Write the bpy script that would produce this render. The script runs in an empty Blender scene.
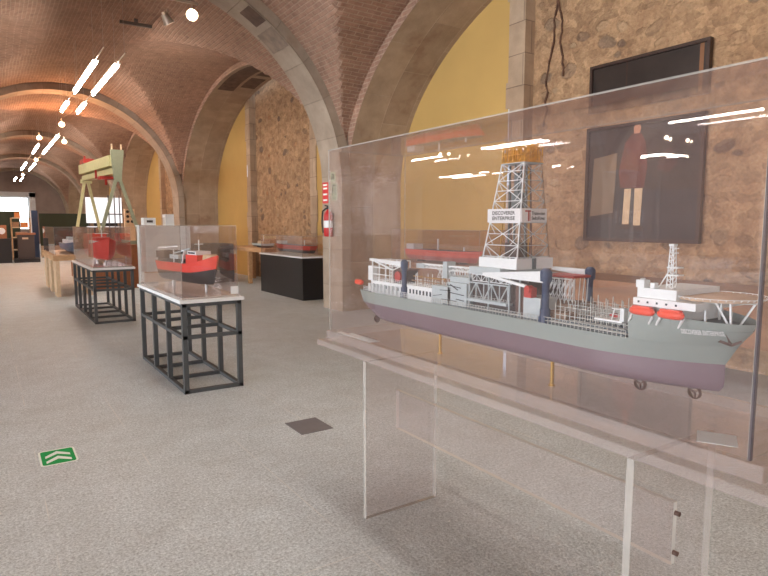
import bpy, bmesh, math, random
from mathutils import Vector, Matrix
random.seed(7)
C = bpy.context.scene.collection
PI = math.pi

# ---------------------------------------------------------------- camera, world, big lights, exposure
YAW, TILT, CAMH = math.radians(-33.47), math.radians(6.183), 1.5
cd = bpy.data.cameras.new('camera'); cam = bpy.data.objects.new('camera', cd); C.objects.link(cam)
cd.sensor_width = 36; cd.lens = 36 * 600 / 768; cd.clip_end = 300
cam.location = (0, 0, CAMH); cam.rotation_euler = (PI/2 - TILT, 0, YAW)
bpy.context.scene.camera = cam
w = bpy.data.worlds.new('world'); bpy.context.scene.world = w; w.use_nodes = True
w.node_tree.nodes['Background'].inputs[0].default_value = (.75, .85, 1, 1)
w.node_tree.nodes['Background'].inputs[1].default_value = 1.0
vs = bpy.context.scene.view_settings
vs.view_transform = 'Standard'; vs.look = 'None'; vs.gamma = 1; vs.exposure = 0.38; vs.use_curve_mapping = False
cy = bpy.context.scene.cycles
cy.transparent_max_bounces = 40; cy.max_bounces = 10; cy.diffuse_bounces = 5; cy.glossy_bounces = 6
cy.sample_clamp_indirect = 6
def area(name, loc, rot, sx, sy, power, col):
    l = bpy.data.lights.new(name, 'AREA'); l.shape = 'RECTANGLE'; l.size = sx; l.size_y = sy; l.energy = power; l.color = col
    o = bpy.data.objects.new(name, l); C.objects.link(o); o.location = loc; o.rotation_euler = rot
    return o
# fill from added unseen rear windows, and daylight through the outer left windows
for k, pw in ((1, 150),):
    area('added_rear_window_fill', (1.9 - 7.4*k, -11.1, 2.7), (PI/2, 0, 0), 4.4, 3.2, pw, (.93, .97, 1))
for yb, pw in ((-5.9, 2300), (4.1, 2900)):
    area('left_window_daylight', (-23.3, yb, 2.6), (PI/2, 0, -PI/2), 8.0, 3.0, pw, (.80, .91, 1))
# emission of the tubes, added ones over the camera too, and the spot bulbs
STRIP_E, SPOT_E = 52.0, 50.0

# ---------------------------------------------------------------- materials
def S(r, g, b, a=1):
    f = lambda c: (c/255/12.92) if c/255 <= .04045 else ((c/255 + .055)/1.055)**2.4
    return (f(r), f(g), f(b), a)
class NT:
    def __init__(s, name):
        s.m = bpy.data.materials.new(name); s.m.use_nodes = True; s.t = s.m.node_tree
        s.b = s.t.nodes['Principled BSDF']; s.out = s.t.nodes['Material Output']
    def n(s, typ, **kw):
        x = s.t.nodes.new(typ)
        for k, v in kw.items():
            if k.startswith('i_'):
                key = k[2:].replace('_', ' ')
                x.inputs[key].default_value = v
            else: setattr(x, k, v)
        return x
    def l(s, a, b): s.t.links.new(a, b)
    def math(s, op, a, b=None, clamp=False):
        x = s.t.nodes.new('ShaderNodeMath'); x.operation = op; x.use_clamp = clamp
        for i, v in enumerate((a, b)):
            if v is None: continue
            if isinstance(v, (int, float)): x.inputs[i].default_value = v
            else: s.l(v, x.inputs[i])
        return x.outputs[0]
    def ramp(s, fac, stops, interp='LINEAR'):
        x = s.t.nodes.new('ShaderNodeValToRGB'); x.color_ramp.interpolation = interp
        e = x.color_ramp.elements
        while len(e) < len(stops): e.new(.5)
        for q, (p, c) in zip(e, stops): q.position = p; q.color = c
        s.l(fac, x.inputs[0]); return x.outputs[0]
    def mix(s, f, a, b, mode='MIX'):
        x = s.t.nodes.new('ShaderNodeMixRGB'); x.blend_type = mode
        for i, v in enumerate((f, a, b)):
            if isinstance(v, (int, float)): x.inputs[i].default_value = v
            elif isinstance(v, tuple): x.inputs[i].default_value = v
            else: s.l(v, x.inputs[i])
        return x.outputs[0]
    def noise(s, vec, scale, detail=4, rough=.55, dist=0):
        x = s.n('ShaderNodeTexNoise'); x.inputs['Scale'].default_value = scale; x.inputs['Detail'].default_value = detail
        x.inputs['Roughness'].default_value = rough; x.inputs['Distortion'].default_value = dist
        s.l(vec, x.inputs['Vector']); return x.outputs['Fac']
    def bump(s, h, strength, dist):
        x = s.n('ShaderNodeBump'); x.inputs['Strength'].default_value = strength; x.inputs['Distance'].default_value = dist
        s.l(h, x.inputs['Height']); s.l(x.outputs[0], s.b.inputs['Normal'])
    def base(s, c): s.l(c, s.b.inputs['Base Color'])
def plain(name, col, rough=.5, metal=0, var=.06, scale=12):
    a = NT(name); g = a.n('ShaderNodeNewGeometry')
    f = a.noise(g.outputs['Position'], scale, 3)
    lo = tuple(c*(1-var) for c in col[:3])+(1,); hi = tuple(min(1, c*(1+var)) for c in col[:3])+(1,)
    a.base(a.ramp(f, [(.3, lo), (.7, hi)]))
    a.b.inputs['Roughness'].default_value = rough; a.b.inputs['Metallic'].default_value = metal
    return a.m
def emit(name, col, st):
    a = NT(name); e = a.n('ShaderNodeEmission'); e.inputs[0].default_value = col; e.inputs[1].default_value = st
    a.l(e.outputs[0], a.out.inputs[0]); return a.m
M = {}
def mk_brick():
    a = NT('brick_vault'); uv = a.n('ShaderNodeUVMap'); g = a.n('ShaderNodeNewGeometry').outputs['Position']
    nz = a.n('ShaderNodeTexNoise'); nz.inputs['Scale'].default_value = 1.3; nz.inputs['Detail'].default_value = 3
    a.l(uv.outputs[0], nz.inputs['Vector'])
    sub = a.n('ShaderNodeVectorMath', operation='SUBTRACT'); a.l(nz.outputs['Color'], sub.inputs[0]); sub.inputs[1].default_value = (.5, .5, .5)
    sc = a.n('ShaderNodeVectorMath', operation='SCALE'); a.l(sub.outputs[0], sc.inputs[0]); sc.inputs['Scale'].default_value = .07
    ad = a.n('ShaderNodeVectorMath', operation='ADD'); a.l(uv.outputs[0], ad.inputs[0]); a.l(sc.outputs[0], ad.inputs[1])
    b = a.n('ShaderNodeTexBrick'); b.inputs['Scale'].default_value = 1; b.inputs['Brick Width'].default_value = .235
    b.inputs['Row Height'].default_value = .068; b.inputs['Mortar Size'].default_value = .011; b.inputs['Mortar Smooth'].default_value = .4
    b.inputs['Color1'].default_value = S(166, 127, 106); b.inputs['Color2'].default_value = S(134, 103, 88); b.inputs['Mortar'].default_value = S(190, 168, 148)
    a.l(ad.outputs[0], b.inputs['Vector'])
    big = a.noise(g, .55, 5, .6); fine = a.noise(g, 6, 5, .65)
    c = a.mix(.55, b.outputs['Color'], a.ramp(fine, [(.3, S(132, 102, 86)), (.7, S(188, 154, 132))]))
    c = a.mix(1.0, c, a.ramp(big, [(.3, (.80, .74, .70, 1)), (.6, (1.06, 1.0, .98, 1))]), 'MULTIPLY')
    a.base(c); a.b.inputs['Roughness'].default_value = .9
    h = a.math('ADD', a.math('MULTIPLY', b.outputs['Fac'], -.6), a.math('MULTIPLY', fine, .7))
    a.bump(h, .7, .03); return a.m
M['brick'] = mk_brick()
def mk_ashlar(name, c1, c2, mort, bw, rh, stain=True):
    a = NT(name); uv = a.n('ShaderNodeUVMap'); g = a.n('ShaderNodeNewGeometry').outputs['Position']
    b = a.n('ShaderNodeTexBrick'); b.inputs['Scale'].default_value = 1; b.inputs['Brick Width'].default_value = bw
    b.inputs['Row Height'].default_value = rh; b.inputs['Mortar Size'].default_value = .008; b.inputs['Bias'].default_value = -.2
    b.inputs['Color1'].default_value = c1; b.inputs['Color2'].default_value = c2; b.inputs['Mortar'].default_value = mort
    b.inputs['Mortar Smooth'].default_value = .5
    a.l(uv.outputs[0], b.inputs['Vector'])
    f = a.noise(g, 3.5, 6, .62); f2 = a.noise(g, 28, 3)
    c = a.mix(1, b.outputs['Color'], a.ramp(f, [(.25, (.76, .73, .70, 1)), (.7, (1.1, 1.08, 1.06, 1))]), 'MULTIPLY')
    if stain:
        s = a.noise(g, 1.1, 4, .6)
        c = a.mix(a.ramp(s, [(.60, (0, 0, 0, 1)), (.68, (.5, .5, .5, 1))]), c, S(128, 94, 74))
    a.base(c); a.b.inputs['Roughness'].default_value = .88
    a.bump(a.math('ADD', a.math('MULTIPLY', b.outputs['Fac'], -.8), a.math('ADD', a.math('MULTIPLY', f, .6), a.math('MULTIPLY', f2, .2))), .6, .02)
    return a.m
M['rib'] = mk_ashlar('rib_stone', S(166, 150, 134), S(152, 136, 121), S(146, 130, 115), .62, .8)
M['soffit'] = mk_ashlar('arch_stone', S(172, 150, 128), S(154, 132, 112), S(180, 160, 140), .95, .5, True)
M['pier'] = mk_ashlar('pier_stone', S(168, 148, 130), S(156, 136, 118), S(140, 122, 108), .8, .45, False)
M['quoin'] = mk_ashlar('quoin_stone', S(182, 158, 134), S(160, 134, 110), S(140, 118, 100), .7, .42, False)
def mk_rubble():
    a = NT('rubble_stone'); g = a.n('ShaderNodeNewGeometry').outputs['Position']
    nz = a.n('ShaderNodeTexNoise'); nz.inputs['Scale'].default_value = 2.2; nz.inputs['Detail'].default_value = 4
    a.l(g, nz.inputs['Vector'])
    sc = a.n('ShaderNodeVectorMath', operation='SCALE'); a.l(nz.outputs['Color'], sc.inputs[0]); sc.inputs['Scale'].default_value = .28
    ad = a.n('ShaderNodeVectorMath', operation='ADD'); a.l(g, ad.inputs[0]); a.l(sc.outputs[0], ad.inputs[1])
    mp = a.n('ShaderNodeMapping'); mp.inputs['Scale'].default_value = (1, 1, 1.5); a.l(ad.outputs[0], mp.inputs['Vector'])
    v = a.n('ShaderNodeTexVoronoi'); v.inputs['Scale'].default_value = 3.3; v.inputs['Randomness'].default_value = 1; a.l(mp.outputs[0], v.inputs['Vector'])
    v2 = a.n('ShaderNodeTexVoronoi'); v2.inputs['Scale'].default_value = 8.5; a.l(mp.outputs[0], v2.inputs['Vector'])
    sep = a.n('ShaderNodeSeparateColor'); a.l(v.outputs['Color'], sep.inputs[0])
    f = a.noise(g, 5, 6, .65); f2 = a.noise(g, 30, 4, .6)
    stone = a.ramp(sep.outputs[0], [(0, S(150, 112, 84)), (.25, S(178, 142, 108)), (.45, S(116, 94, 82)), (.65, S(186, 156, 124)), (.85, S(172, 116, 76)), (1, S(130, 104, 86))])
    mort = a.ramp(f, [(.3, S(160, 124, 94)), (.7, S(196, 160, 124))])
    mask = a.ramp(a.math('ADD', v.outputs['Distance'], a.math('MULTIPLY', a.math('SUBTRACT', sep.outputs[1], .5), .25)), [(.24, (1, 1, 1, 1)), (.33, (0, 0, 0, 1))])
    c = a.mix(a.math('MULTIPLY', a.math('MULTIPLY', mask, .9), a.ramp(sep.outputs[2], [(.25, (.15, .15, .15, 1)), (.55, (1, 1, 1, 1))])), mort, stone)
    mask2 = a.ramp(v2.outputs['Distance'], [(.12, (1, 1, 1, 1)), (.3, (0, 0, 0, 1))])
    c = a.mix(a.math('MULTIPLY', mask2, .3), c, S(132, 100, 76))
    sep2 = a.n('ShaderNodeSeparateColor'); a.l(v2.outputs['Color'], sep2.inputs[0])
    c = a.mix(1, c, a.ramp(sep2.outputs[1], [(0, (.78, .75, .72, 1)), (.5, (.98, .97, .95, 1)), (1, (1.16, 1.15, 1.12, 1))]), 'MULTIPLY')
    c = a.mix(1, c, a.ramp(f2, [(.25, (.78, .76, .74, 1)), (.7, (1.08, 1.07, 1.06, 1))]), 'MULTIPLY')
    a.base(c); a.b.inputs['Roughness'].default_value = .95
    h = a.math('ADD', a.math('MULTIPLY', mask, .35), a.math('ADD', a.math('MULTIPLY', f, 1.6), a.math('MULTIPLY', f2, .4)))
    a.bump(h, 1.0, .07); return a.m
M['rubble'] = mk_rubble()
M['yellow'] = plain('yellow_plaster', S(188, 151, 88), .85, 0, .05, 1.2)
def mk_floor():
    a = NT('pebbled_floor'); g = a.n('ShaderNodeNewGeometry').outputs['Position']
    sp = a.noise(g, 80, 3, .8); sp2 = a.noise(g, 36, 3, .6); big = a.noise(g, .8, 4, .6); med = a.noise(g, 4.5, 4, .6)
    c = a.ramp(sp, [(.33, S(132, 136, 138)), (.5, S(198, 206, 211)), (.64, S(243, 249, 252))])
    c = a.mix(.35, c, a.ramp(sp2, [(.35, S(170, 175, 178)), (.65, S(222, 229, 233))]))
    c = a.mix(1, c, a.ramp(med, [(.3, (.9, .89, .88, 1)), (.7, (1.05, 1.05, 1.05, 1))]), 'MULTIPLY')
    c = a.mix(1, c, a.ramp(big, [(.3, (.94, .92, .90, 1)), (.65, (1.02, 1.02, 1.02, 1))]), 'MULTIPLY')
    xyz = a.n('ShaderNodeSeparateXYZ'); a.l(g, xyz.inputs[0])
    def line(co, off, per, wd):
        fr = a.math('FRACT', a.math('ADD', a.math('DIVIDE', co, per), off))
        return a.math('LESS_THAN', a.math('ABSOLUTE', a.math('SUBTRACT', fr, .5)), wd/per/2)
    ln = a.math('MAXIMUM', line(xyz.outputs[0], .5 - .77/.587 % 1, .587, .006), line(xyz.outputs[1], .33, 1.9, .006))
    brk = a.ramp(a.noise(g, 1.1, 2), [(.5, (0, 0, 0, 1)), (.58, (.55, .55, .55, 1))])
    c = a.mix(a.math('MULTIPLY', ln, brk), c, S(228, 224, 218))
    a.base(c); a.b.inputs['Roughness'].default_value = .62
    a.bump(a.math('ADD', sp, sp2), .35, .006); return a.m
M['floor'] = mk_floor()
def mk_acrylic(name, haze, tint, hcol, gloss=1.0):
    a = NT(name); geo = a.n('ShaderNodeNewGeometry')
    ior = a.math('ADD', 1.49, a.math('MULTIPLY', geo.outputs['Backfacing'], 1/1.49 - 1.49))
    fr = a.n('ShaderNodeFresnel'); a.l(ior, fr.inputs['IOR'])
    tr = a.n('ShaderNodeBsdfTransparent'); tr.inputs[0].default_value = tint
    gl = a.n('ShaderNodeBsdfGlossy'); gl.inputs['Roughness'].default_value = .012; gl.inputs['Color'].default_value = (1, 1, 1, 1)
    df = a.n('ShaderNodeBsdfDiffuse'); df.inputs[0].default_value = hcol
    m1 = a.n('ShaderNodeMixShader'); m1.inputs[0].default_value = haze; a.l(tr.outputs[0], m1.inputs[1]); a.l(df.outputs[0], m1.inputs[2])
    m2 = a.n('ShaderNodeMixShader'); a.l(a.math('MULTIPLY', fr.outputs[0], gloss, True), m2.inputs[0]); a.l(m1.outputs[0], m2.inputs[1]); a.l(gl.outputs[0], m2.inputs[2])
    a.l(m2.outputs[0], a.out.inputs[0]); return a.m
M['acrylic'] = mk_acrylic('clear_acrylic', .018, (.985, .97, .972, 1), S(225, 205, 205), 1.0)
M['acrylic_thick'] = mk_acrylic('thick_acrylic', .09, (.97, .955, .955, 1), S(225, 208, 206), .6)
M['acrylic_edge'] = mk_acrylic('acrylic_edge', .34, (.90, .89, .885, 1), S(228, 222, 214))
M['acrylic_glow'] = mk_acrylic('acrylic_painted_glow', .9, (.90, .89, .885, 1), S(250, 248, 242))  # light guided to the sheet edge, painted as near-white diffuse
M['acrylic_wide_edge'] = mk_acrylic('acrylic_wide_edge', .20, (.92, .90, .90, 1), S(222, 206, 202), 1.2)
M['acrylic_dark'] = mk_acrylic('acrylic_dark_edge', .30, (.5, .48, .52, 1), S(120, 110, 118))
M['steel'] = plain('grey_steel', S(86, 88, 90), .5, .3)
M['whitelam'] = plain('white_laminate', S(226, 226, 226), .4, 0, .02)
M['white'] = plain('white_paint', S(226, 230, 230), .5, 0, .03, 40)
M['hullgrey'] = plain('hull_grey', S(140, 149, 144), .4, 0, .03, 6)
M['hullred'] = plain('hull_antifouling', S(114, 94, 102), .4, 0, .04, 6)
M['navy'] = plain('navy_paint', S(36, 56, 88), .45)
M['deck'] = plain('deck_grey', S(96, 106, 108), .7, 0, .2, 60)
M['rail'] = plain('rail_grey', S(190, 192, 186), .5)
M['dark'] = plain('dark_machinery', S(70, 58, 54), .6, 0, .3, 60)
M['tan'] = plain('tan_deck', S(196, 168, 142), .7, 0, .05, 30)
M['orange'] = plain('orange_red', S(224, 72, 44), .4)
M['redm'] = plain('red_paint', S(176, 52, 44), .45)
M['gold'] = plain('gold_metal', S(214, 160, 62), .3, .6, .3, 90)
M['brass'] = plain('brass', S(190, 150, 80), .3, .8)
M['bronze'] = plain('bronze', S(112, 88, 80), .4, .5)
M['greyish'] = plain('mid_grey_paint', S(176, 186, 188), .5, 0, .05, 40)
M['brownlat'] = plain('brown_paint_and_shade', S(150, 120, 96), .5)
def mk_wood(name, a1, a2, sc=1):
    a = NT(name); g = a.n('ShaderNodeNewGeometry').outputs['Position']
    mp = a.n('ShaderNodeMapping'); mp.inputs['Scale'].default_value = (14*sc, 1.2*sc, 14*sc); a.l(g, mp.inputs['Vector'])
    f = a.noise(mp.outputs[0], 1.4, 5, .6, .6)
    a.base(a.ramp(f, [(.3, a1), (.7, a2)])); a.b.inputs['Roughness'].default_value = .5; return a.m
M['wood'] = mk_wood('oak_wood', S(176, 134, 96), S(204, 164, 122))
M['woodwarm'] = mk_wood('warm_wood', S(140, 98, 70), S(164, 120, 86))
M['woodlight'] = mk_wood('pale_wood', S(206, 176, 142), S(226, 198, 164))
M['plinth'] = mk_wood('brown_plinth', S(150, 92, 58), S(168, 108, 70))
M['black'] = plain('black_laminate', S(34, 32, 34), .45, 0, .05)
M['olive'] = plain('olive_fabric', S(58, 62, 46), .9, 0, .06, 5)
M['crane'] = plain('crane_yellow_green', S(210, 202, 150), .5)
M['cranegrey'] = plain('crane_grey_green', S(150, 152, 126), .5)
M['paleblue'] = plain('pale_board', S(224, 230, 230), .6, 0, .03, 3)
M['orangelam'] = plain('orange_board', S(214, 128, 66), .6)
M['green'] = plain('green_vinyl', S(38, 158, 84), .8, 0, .02); M['green'].node_tree.nodes['Principled BSDF'].inputs['Specular IOR Level'].default_value = .1
M['vinylwhite'] = plain('white_vinyl', S(236, 244, 238), .8, 0, .01)
M['hatch'] = plain('grey_hatch', S(118, 114, 118), .6, 0, .05)
M['canvas_dark'] = plain('dark_oil_paint', S(44, 34, 30), .35, 0, .25, 4)
M['canvas_blue'] = plain('dark_blue_oil_paint', S(40, 38, 42), .35, 0, .2, 5)
M['coat'] = plain('red_oil_paint', S(92, 40, 30), .4, 0, .25, 8)
M['coatdim'] = plain('dim_red_oil_paint', S(66, 38, 32), .4)
M['stocking'] = plain('cream_oil_paint', S(206, 176, 140), .4, 0, .1, 12)
M['parch'] = plain('parchment_oil_paint', S(112, 92, 72), .4, 0, .12, 5)
M['flesh'] = plain('flesh_oil_paint', S(176, 120, 92), .4)
M['frame'] = plain('dark_wood_frame', S(56, 36, 28), .4, 0, .2, 20)
M['framegold'] = plain('worn_gilt_strip', S(122, 82, 54), .4, .2)
M['sign'] = plain('photoluminescent_sign', S(160, 172, 140), .5, 0, .02)
M['signink'] = plain('sign_ink', S(48, 60, 48), .5)
M['signred'] = plain('sign_red', S(206, 40, 44), .45)
M['ink'] = plain('black_ink', S(40, 40, 44), .6)
M['logored'] = plain('logo_red', S(170, 60, 50), .6)
M['exred'] = plain('extinguisher_red', S(184, 34, 36), .35)
M['rubber'] = plain('black_rubber', S(28, 28, 30), .6)
M['chrome'] = plain('spot_housing', S(206, 190, 176), .3, .6)
M['crackm'] = plain('rusty_crack', S(96, 66, 50), .9, 0, .3, 20)
M['bluehull'] = plain('blue_grey_hull', S(74, 100, 124), .4)
M['bluewin'] = plain('tinted_glass', S(40, 48, 58), .2)
M['darkstone'] = plain('dark_brown_stone', S(96, 74, 62), .9, 0, .3, 8)  # dark brown tone of the exposed blocks
M['greystone'] = plain('grey_block', S(136, 118, 104), .9, 0, .2, 8)
M['strip'] = emit('lit_tube', (1, .93, .84, 1), STRIP_E)
M['bulb'] = emit('lit_bulb', (1, .84, .62, 1), SPOT_E)
M['daypane'] = emit('bright_window_pane', (.95, .98, 1, 1), 5.0)
M['lightbox'] = emit('lit_screen', (1, .93, .93, 1), 1.0)
M['bracketgrey'] = plain('bracket_grey', S(128, 116, 110), .6)
M['winframe'] = plain('window_frame_grey', S(132, 140, 140), .5)
M['reveal'] = plain('whitewashed_reveal', S(206, 204, 204), .8)
M['endplaster'] = plain('end_wall_plaster', S(142, 124, 116), .9, 0, .12, 1.5)

# ---------------------------------------------------------------- mesh helpers
class MB:
    def __init__(s): s.v = []; s.f = []; s.m = []; s.uv = []; s.mats = []; s.sm = []
    def mi(s, mat):
        if mat not in s.mats: s.mats.append(mat)
        return s.mats.index(mat)
    def face(s, pts, mat, uv=None, smooth=False):
        i = len(s.v); s.v += [tuple(p) for p in pts]; s.f.append(list(range(i, i+len(pts))))
        s.m.append(s.mi(mat)); s.uv.append(uv or [(p[1], p[2]) for p in pts]); s.sm.append(smooth)
    def idx(s, verts, faces, mat, smooth=False):
        i = len(s.v); s.v += [tuple(p) for p in verts]; k = s.mi(mat)
        for f in faces:
            s.f.append([i+j for j in f]); s.m.append(k); s.uv.append([(verts[j][1], verts[j][2]) for j in f]); s.sm.append(smooth)
    def box(s, x0, x1, y0, y1, z0, z1, mat):
        v = [(x, y, z) for z in (z0, z1) for y in (y0, y1) for x in (x0, x1)]
        s.idx(v, [(0, 2, 3, 1), (4, 5, 7, 6), (0, 1, 5, 4), (2, 6, 7, 3), (0, 4, 6, 2), (1, 3, 7, 5)], mat)
        return s
    def bar(s, p, q, wd, mat, ht=None):
        p = Vector(p); q = Vector(q); d = q-p
        if d.length < 1e-6: return s
        ht = ht or wd; d.normalize()
        up = Vector((0, 0, 1)) if abs(d.z) < .95 else Vector((0, 1, 0))
        a = d.cross(up).normalized()*wd/2; b = a.cross(d).normalized()*ht/2
        v = [p-a-b, p+a-b, p+a+b, p-a+b, q-a-b, q+a-b, q+a+b, q-a+b]
        s.idx(v, [(3, 2, 1, 0), (4, 5, 6, 7), (0, 1, 5, 4), (1, 2, 6, 5), (2, 3, 7, 6), (3, 0, 4, 7)], mat); return s
    def cyl(s, p, q, r, mat, seg=12, r2=None, cap=True):
        p = Vector(p); q = Vector(q); d = (q-p).normalized(); r2 = r if r2 is None else r2
        up = Vector((0, 0, 1)) if abs(d.z) < .95 else Vector((1, 0, 0))
        a = d.cross(up).normalized(); b = a.cross(d).normalized()
        v = []
        for c, rr in ((p, r), (q, r2)):
            for k in range(seg):
                t = 2*PI*k/seg; v.append(c + (a*math.cos(t)+b*math.sin(t))*rr)
        s.idx(v, [(k, (k+1) % seg, seg+(k+1) % seg, seg+k) for k in range(seg)], mat, True)
        if cap: s.idx(v, [tuple(range(seg-1, -1, -1)), tuple(range(seg, 2*seg))], mat)
        return s
    def lathe(s, c, prof, mat, seg=20, axis='z'):
        v = []
        for r, h in prof:
            for k in range(seg):
                t = 2*PI*k/seg; u, w_ = r*math.cos(t), r*math.sin(t)
                v.append((c[0]+u, c[1]+w_, c[2]+h) if axis == 'z' else ((c[0]+h, c[1]+u, c[2]+w_) if axis == 'x' else (c[0]+u, c[1]+h, c[2]+w_)))
        f = []
        for i in range(len(prof)-1):
            for k in range(seg): f.append((i*seg+k, i*seg+(k+1) % seg, (i+1)*seg+(k+1) % seg, (i+1)*seg+k))
        s.idx(v, f, mat, True); return s
    def sphere(s, c, r, mat, seg=12, sc=(1, 1, 1)):
        v = []; f = []; n = seg//2
        for i in range(n+1):
            for k in range(seg):
                a = PI*i/n; t = 2*PI*k/seg
                v.append((c[0]+r*sc[0]*math.sin(a)*math.cos(t), c[1]+r*sc[1]*math.sin(a)*math.sin(t), c[2]+r*sc[2]*math.cos(a)))
        for i in range(n):
            for k in range(seg): f.append((i*seg+k, (i+1)*seg+k, (i+1)*seg+(k+1) % seg, i*seg+(k+1) % seg))
        s.idx(v, f, mat, True); return s
    def grid(s, P, mat, uvf=None, smooth=True, flip=False):
        n = len(P); m_ = len(P[0]); i = len(s.v); k = s.mi(mat)
        for row in P: s.v += [tuple(p) for p in row]
        for a in range(n-1):
            for b in range(m_-1):
                q = [(a, b), (a, b+1), (a+1, b+1), (a+1, b)]
                if flip: q = q[::-1]
                s.f.append([i+x*m_+y for x, y in q]); s.m.append(k); s.sm.append(smooth)
                s.uv.append([uvf(x, y) for x, y in q] if uvf else [(P[x][y][1], P[x][y][2]) for x, y in q])
    def rot(s, c, ang):
        ca, sa = math.cos(ang), math.sin(ang)
        s.v = [(c[0]+(x-c[0])*ca-(y-c[1])*sa, c[1]+(x-c[0])*sa+(y-c[1])*ca, z) for x, y, z in s.v]; return s
    def build(s, name, parent=None, org=(0, 0, 0), fixn=False, bevel=0):
        me = bpy.data.meshes.new(name)
        o0 = Vector(parent['_org']) if parent is not None else Vector(org)
        me.from_pydata([tuple(Vector(p)-o0) for p in s.v], [], s.f)
        for mt in s.mats: me.materials.append(M[mt])
        for p, k, sm in zip(me.polygons, s.m, s.sm): p.material_index = k; p.use_smooth = sm
        uvl = me.uv_layers.new(name='UVMap'); j = 0
        for u in s.uv:
            for c in u: uvl.data[j].uv = c; j += 1
        if fixn:
            bm = bmesh.new(); bm.from_mesh(me); bmesh.ops.remove_doubles(bm, verts=bm.verts, dist=1e-6)
            bmesh.ops.recalc_face_normals(bm, faces=bm.faces); bm.to_mesh(me); bm.free()
        me.update()
        o = bpy.data.objects.new(name, me); C.objects.link(o)
        if parent is not None:
            o.parent = parent; o['_org'] = tuple(o0)
        else:
            o.location = o0; o['_org'] = tuple(o0)
        if bevel:
            b = o.modifiers.new('bevel', 'BEVEL'); b.width = bevel; b.segments = 2; b.limit_method = 'ANGLE'
        return o
def tag(o, label, cat, group=None, kind=None):
    if label: o['label'] = label
    if cat: o['category'] = cat
    if group: o['group'] = group
    if kind: o['kind'] = kind
    return o
def thing(name, org, label, cat, group=None):
    o = bpy.data.objects.new(name, None); C.objects.link(o); o.location = org; o['_org'] = tuple(org)
    o.empty_display_size = .1
    return tag(o, label, cat, group)
def struct(mb, name, **k):
    o = mb.build(name, **k); o['kind'] = 'structure'; return o
def copy_tree(o, parent=None):
    c = o.copy(); C.objects.link(c); c.parent = parent
    for ch in o.children: copy_tree(ch, c)
    return c

# ---------------------------------------------------------------- vaulted hall
XC, ZS = 1.9, 2.13          # nave axis, springing height
VA, VB = 3.22, 3.15         # barrel half width / rise
LA, LB = 4.92, 3.08         # lunette half length / rise
AA, AB = 4.74, 2.95         # stone arch half length / rise
PITCH = 10.1; RIB0 = 9.15   # ribs at RIB0 + k*PITCH
WX = XC + VA                # inner face of the side arcade
DEP = 1.08
Y0, Y1 = RIB0 - 2*PITCH, RIB0 + 4*PITCH + .4
NAVE = 7.4
def z1(x): return ZS + VB*math.sqrt(max(0, 1-((x-XC)/VA)**2))
def z2(dy): return ZS + LB*math.sqrt(max(0, 1-(dy/LA)**2)) if abs(dy) < LA else ZS
def nave_vault(nb0=-2, nb1=4):
    mb = MB(); NX, NY = 72, 96
    for k in range(nb0, nb1):
        yc = RIB0 + (k+.5)*PITCH
        xs = [XC - VA*math.cos(PI*i/NX) for i in range(NX+1)]
        ys = [yc-PITCH/2] + [yc - LA*math.cos(PI*j/NY) for j in range(NY+1)] + [yc+PITCH/2]
        P = [[(x, y, max(z1(x), z2(y-yc))) for y in ys] for x in xs]
        arcx = [VA*1.0*PI*i/NX for i in range(NX+1)]
        for a in range(NX):
            for b in range(len(ys)-1):
                q = [(a, b), (a, b+1), (a+1, b+1), (a+1, b)]
                cx = (xs[a]+xs[a+1])/2; cy_ = (ys[b]+ys[b+1])/2
                lun = z2(cy_-yc) > z1(cx)
                uv = []
                for i, j in q:
                    if lun:
                        t = math.acos(max(-1, min(1, (ys[j]-yc)/LA))); uv.append((xs[i]+k*.37, 4.0*t))
                    else: uv.append((ys[j], arcx[i]))
                mb.face([P[i][j] for i, j in q], 'brick', uv, True)
    return mb
vault = struct(nave_vault(), 'ceiling', fixn=False)
for nk in (1, 2, 3):
    v = vault.copy(); C.objects.link(v); v.location.x -= NAVE*nk

def ell(a, b, n, t0=0, t1=PI): return [(a*math.cos(t0+(t1-t0)*i/n), b*math.sin(t0+(t1-t0)*i/n)) for i in range(n+1)]
def arcade_face(mb, x, sgn, k, mat='pier'):
    """spandrel band and piers of bay k on the plane x, facing the nave (sgn=-1: faces -x)"""
    yc = RIB0+(k+.5)*PITCH; n = 60
    e1 = ell(AA, AB, n); 
    P = [[], []]
    for (u, h) in e1:
        P[0].append((x, yc-u, ZS+h)); 
        zt = z2(u)+.02
        P[1].append((x, yc-u, max(zt, ZS+h+.02)))
    mb.grid(P, 'brick', lambda i, j: (P[i][j][1], P[i][j][2]), False, flip=sgn > 0)
    h = PITCH/2-AA
    for s in (-1, 1):
        ya, yb = (yc+s*AA, yc+s*PITCH/2)
        ya, yb = min(ya, yb), max(ya, yb)
        q = [(x, ya, 0), (x, yb, 0), (x, yb, ZS+.45), (x, ya, ZS+.45)]
        mb.face(q if sgn > 0 else q[::-1], mat, [(p[1], p[2]) for p in (q if sgn > 0 else q[::-1])])
def arch_soffit(mb, xa, xb, k):
    yc = RIB0+(k+.5)*PITCH; n = 60
    pts = [(-AA, -ZS)] + [(-u, h) for u, h in ell(AA, AB, n)] + [(AA, -ZS)]
    L = [0]
    for a, b in zip(pts, pts[1:]): L.append(L[-1]+math.hypot(b[0]-a[0], b[1]-a[1]))
    P = [[(x, yc+u, ZS+h) for u, h in pts] for x in (xa, (xa+xb)/2, xb)]
    mb.grid(P, 'soffit', lambda i, j: (P[i][j][0]-xa, L[j]) if False else (L[j], P[i][j][0]-xa), True, flip=True)
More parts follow.
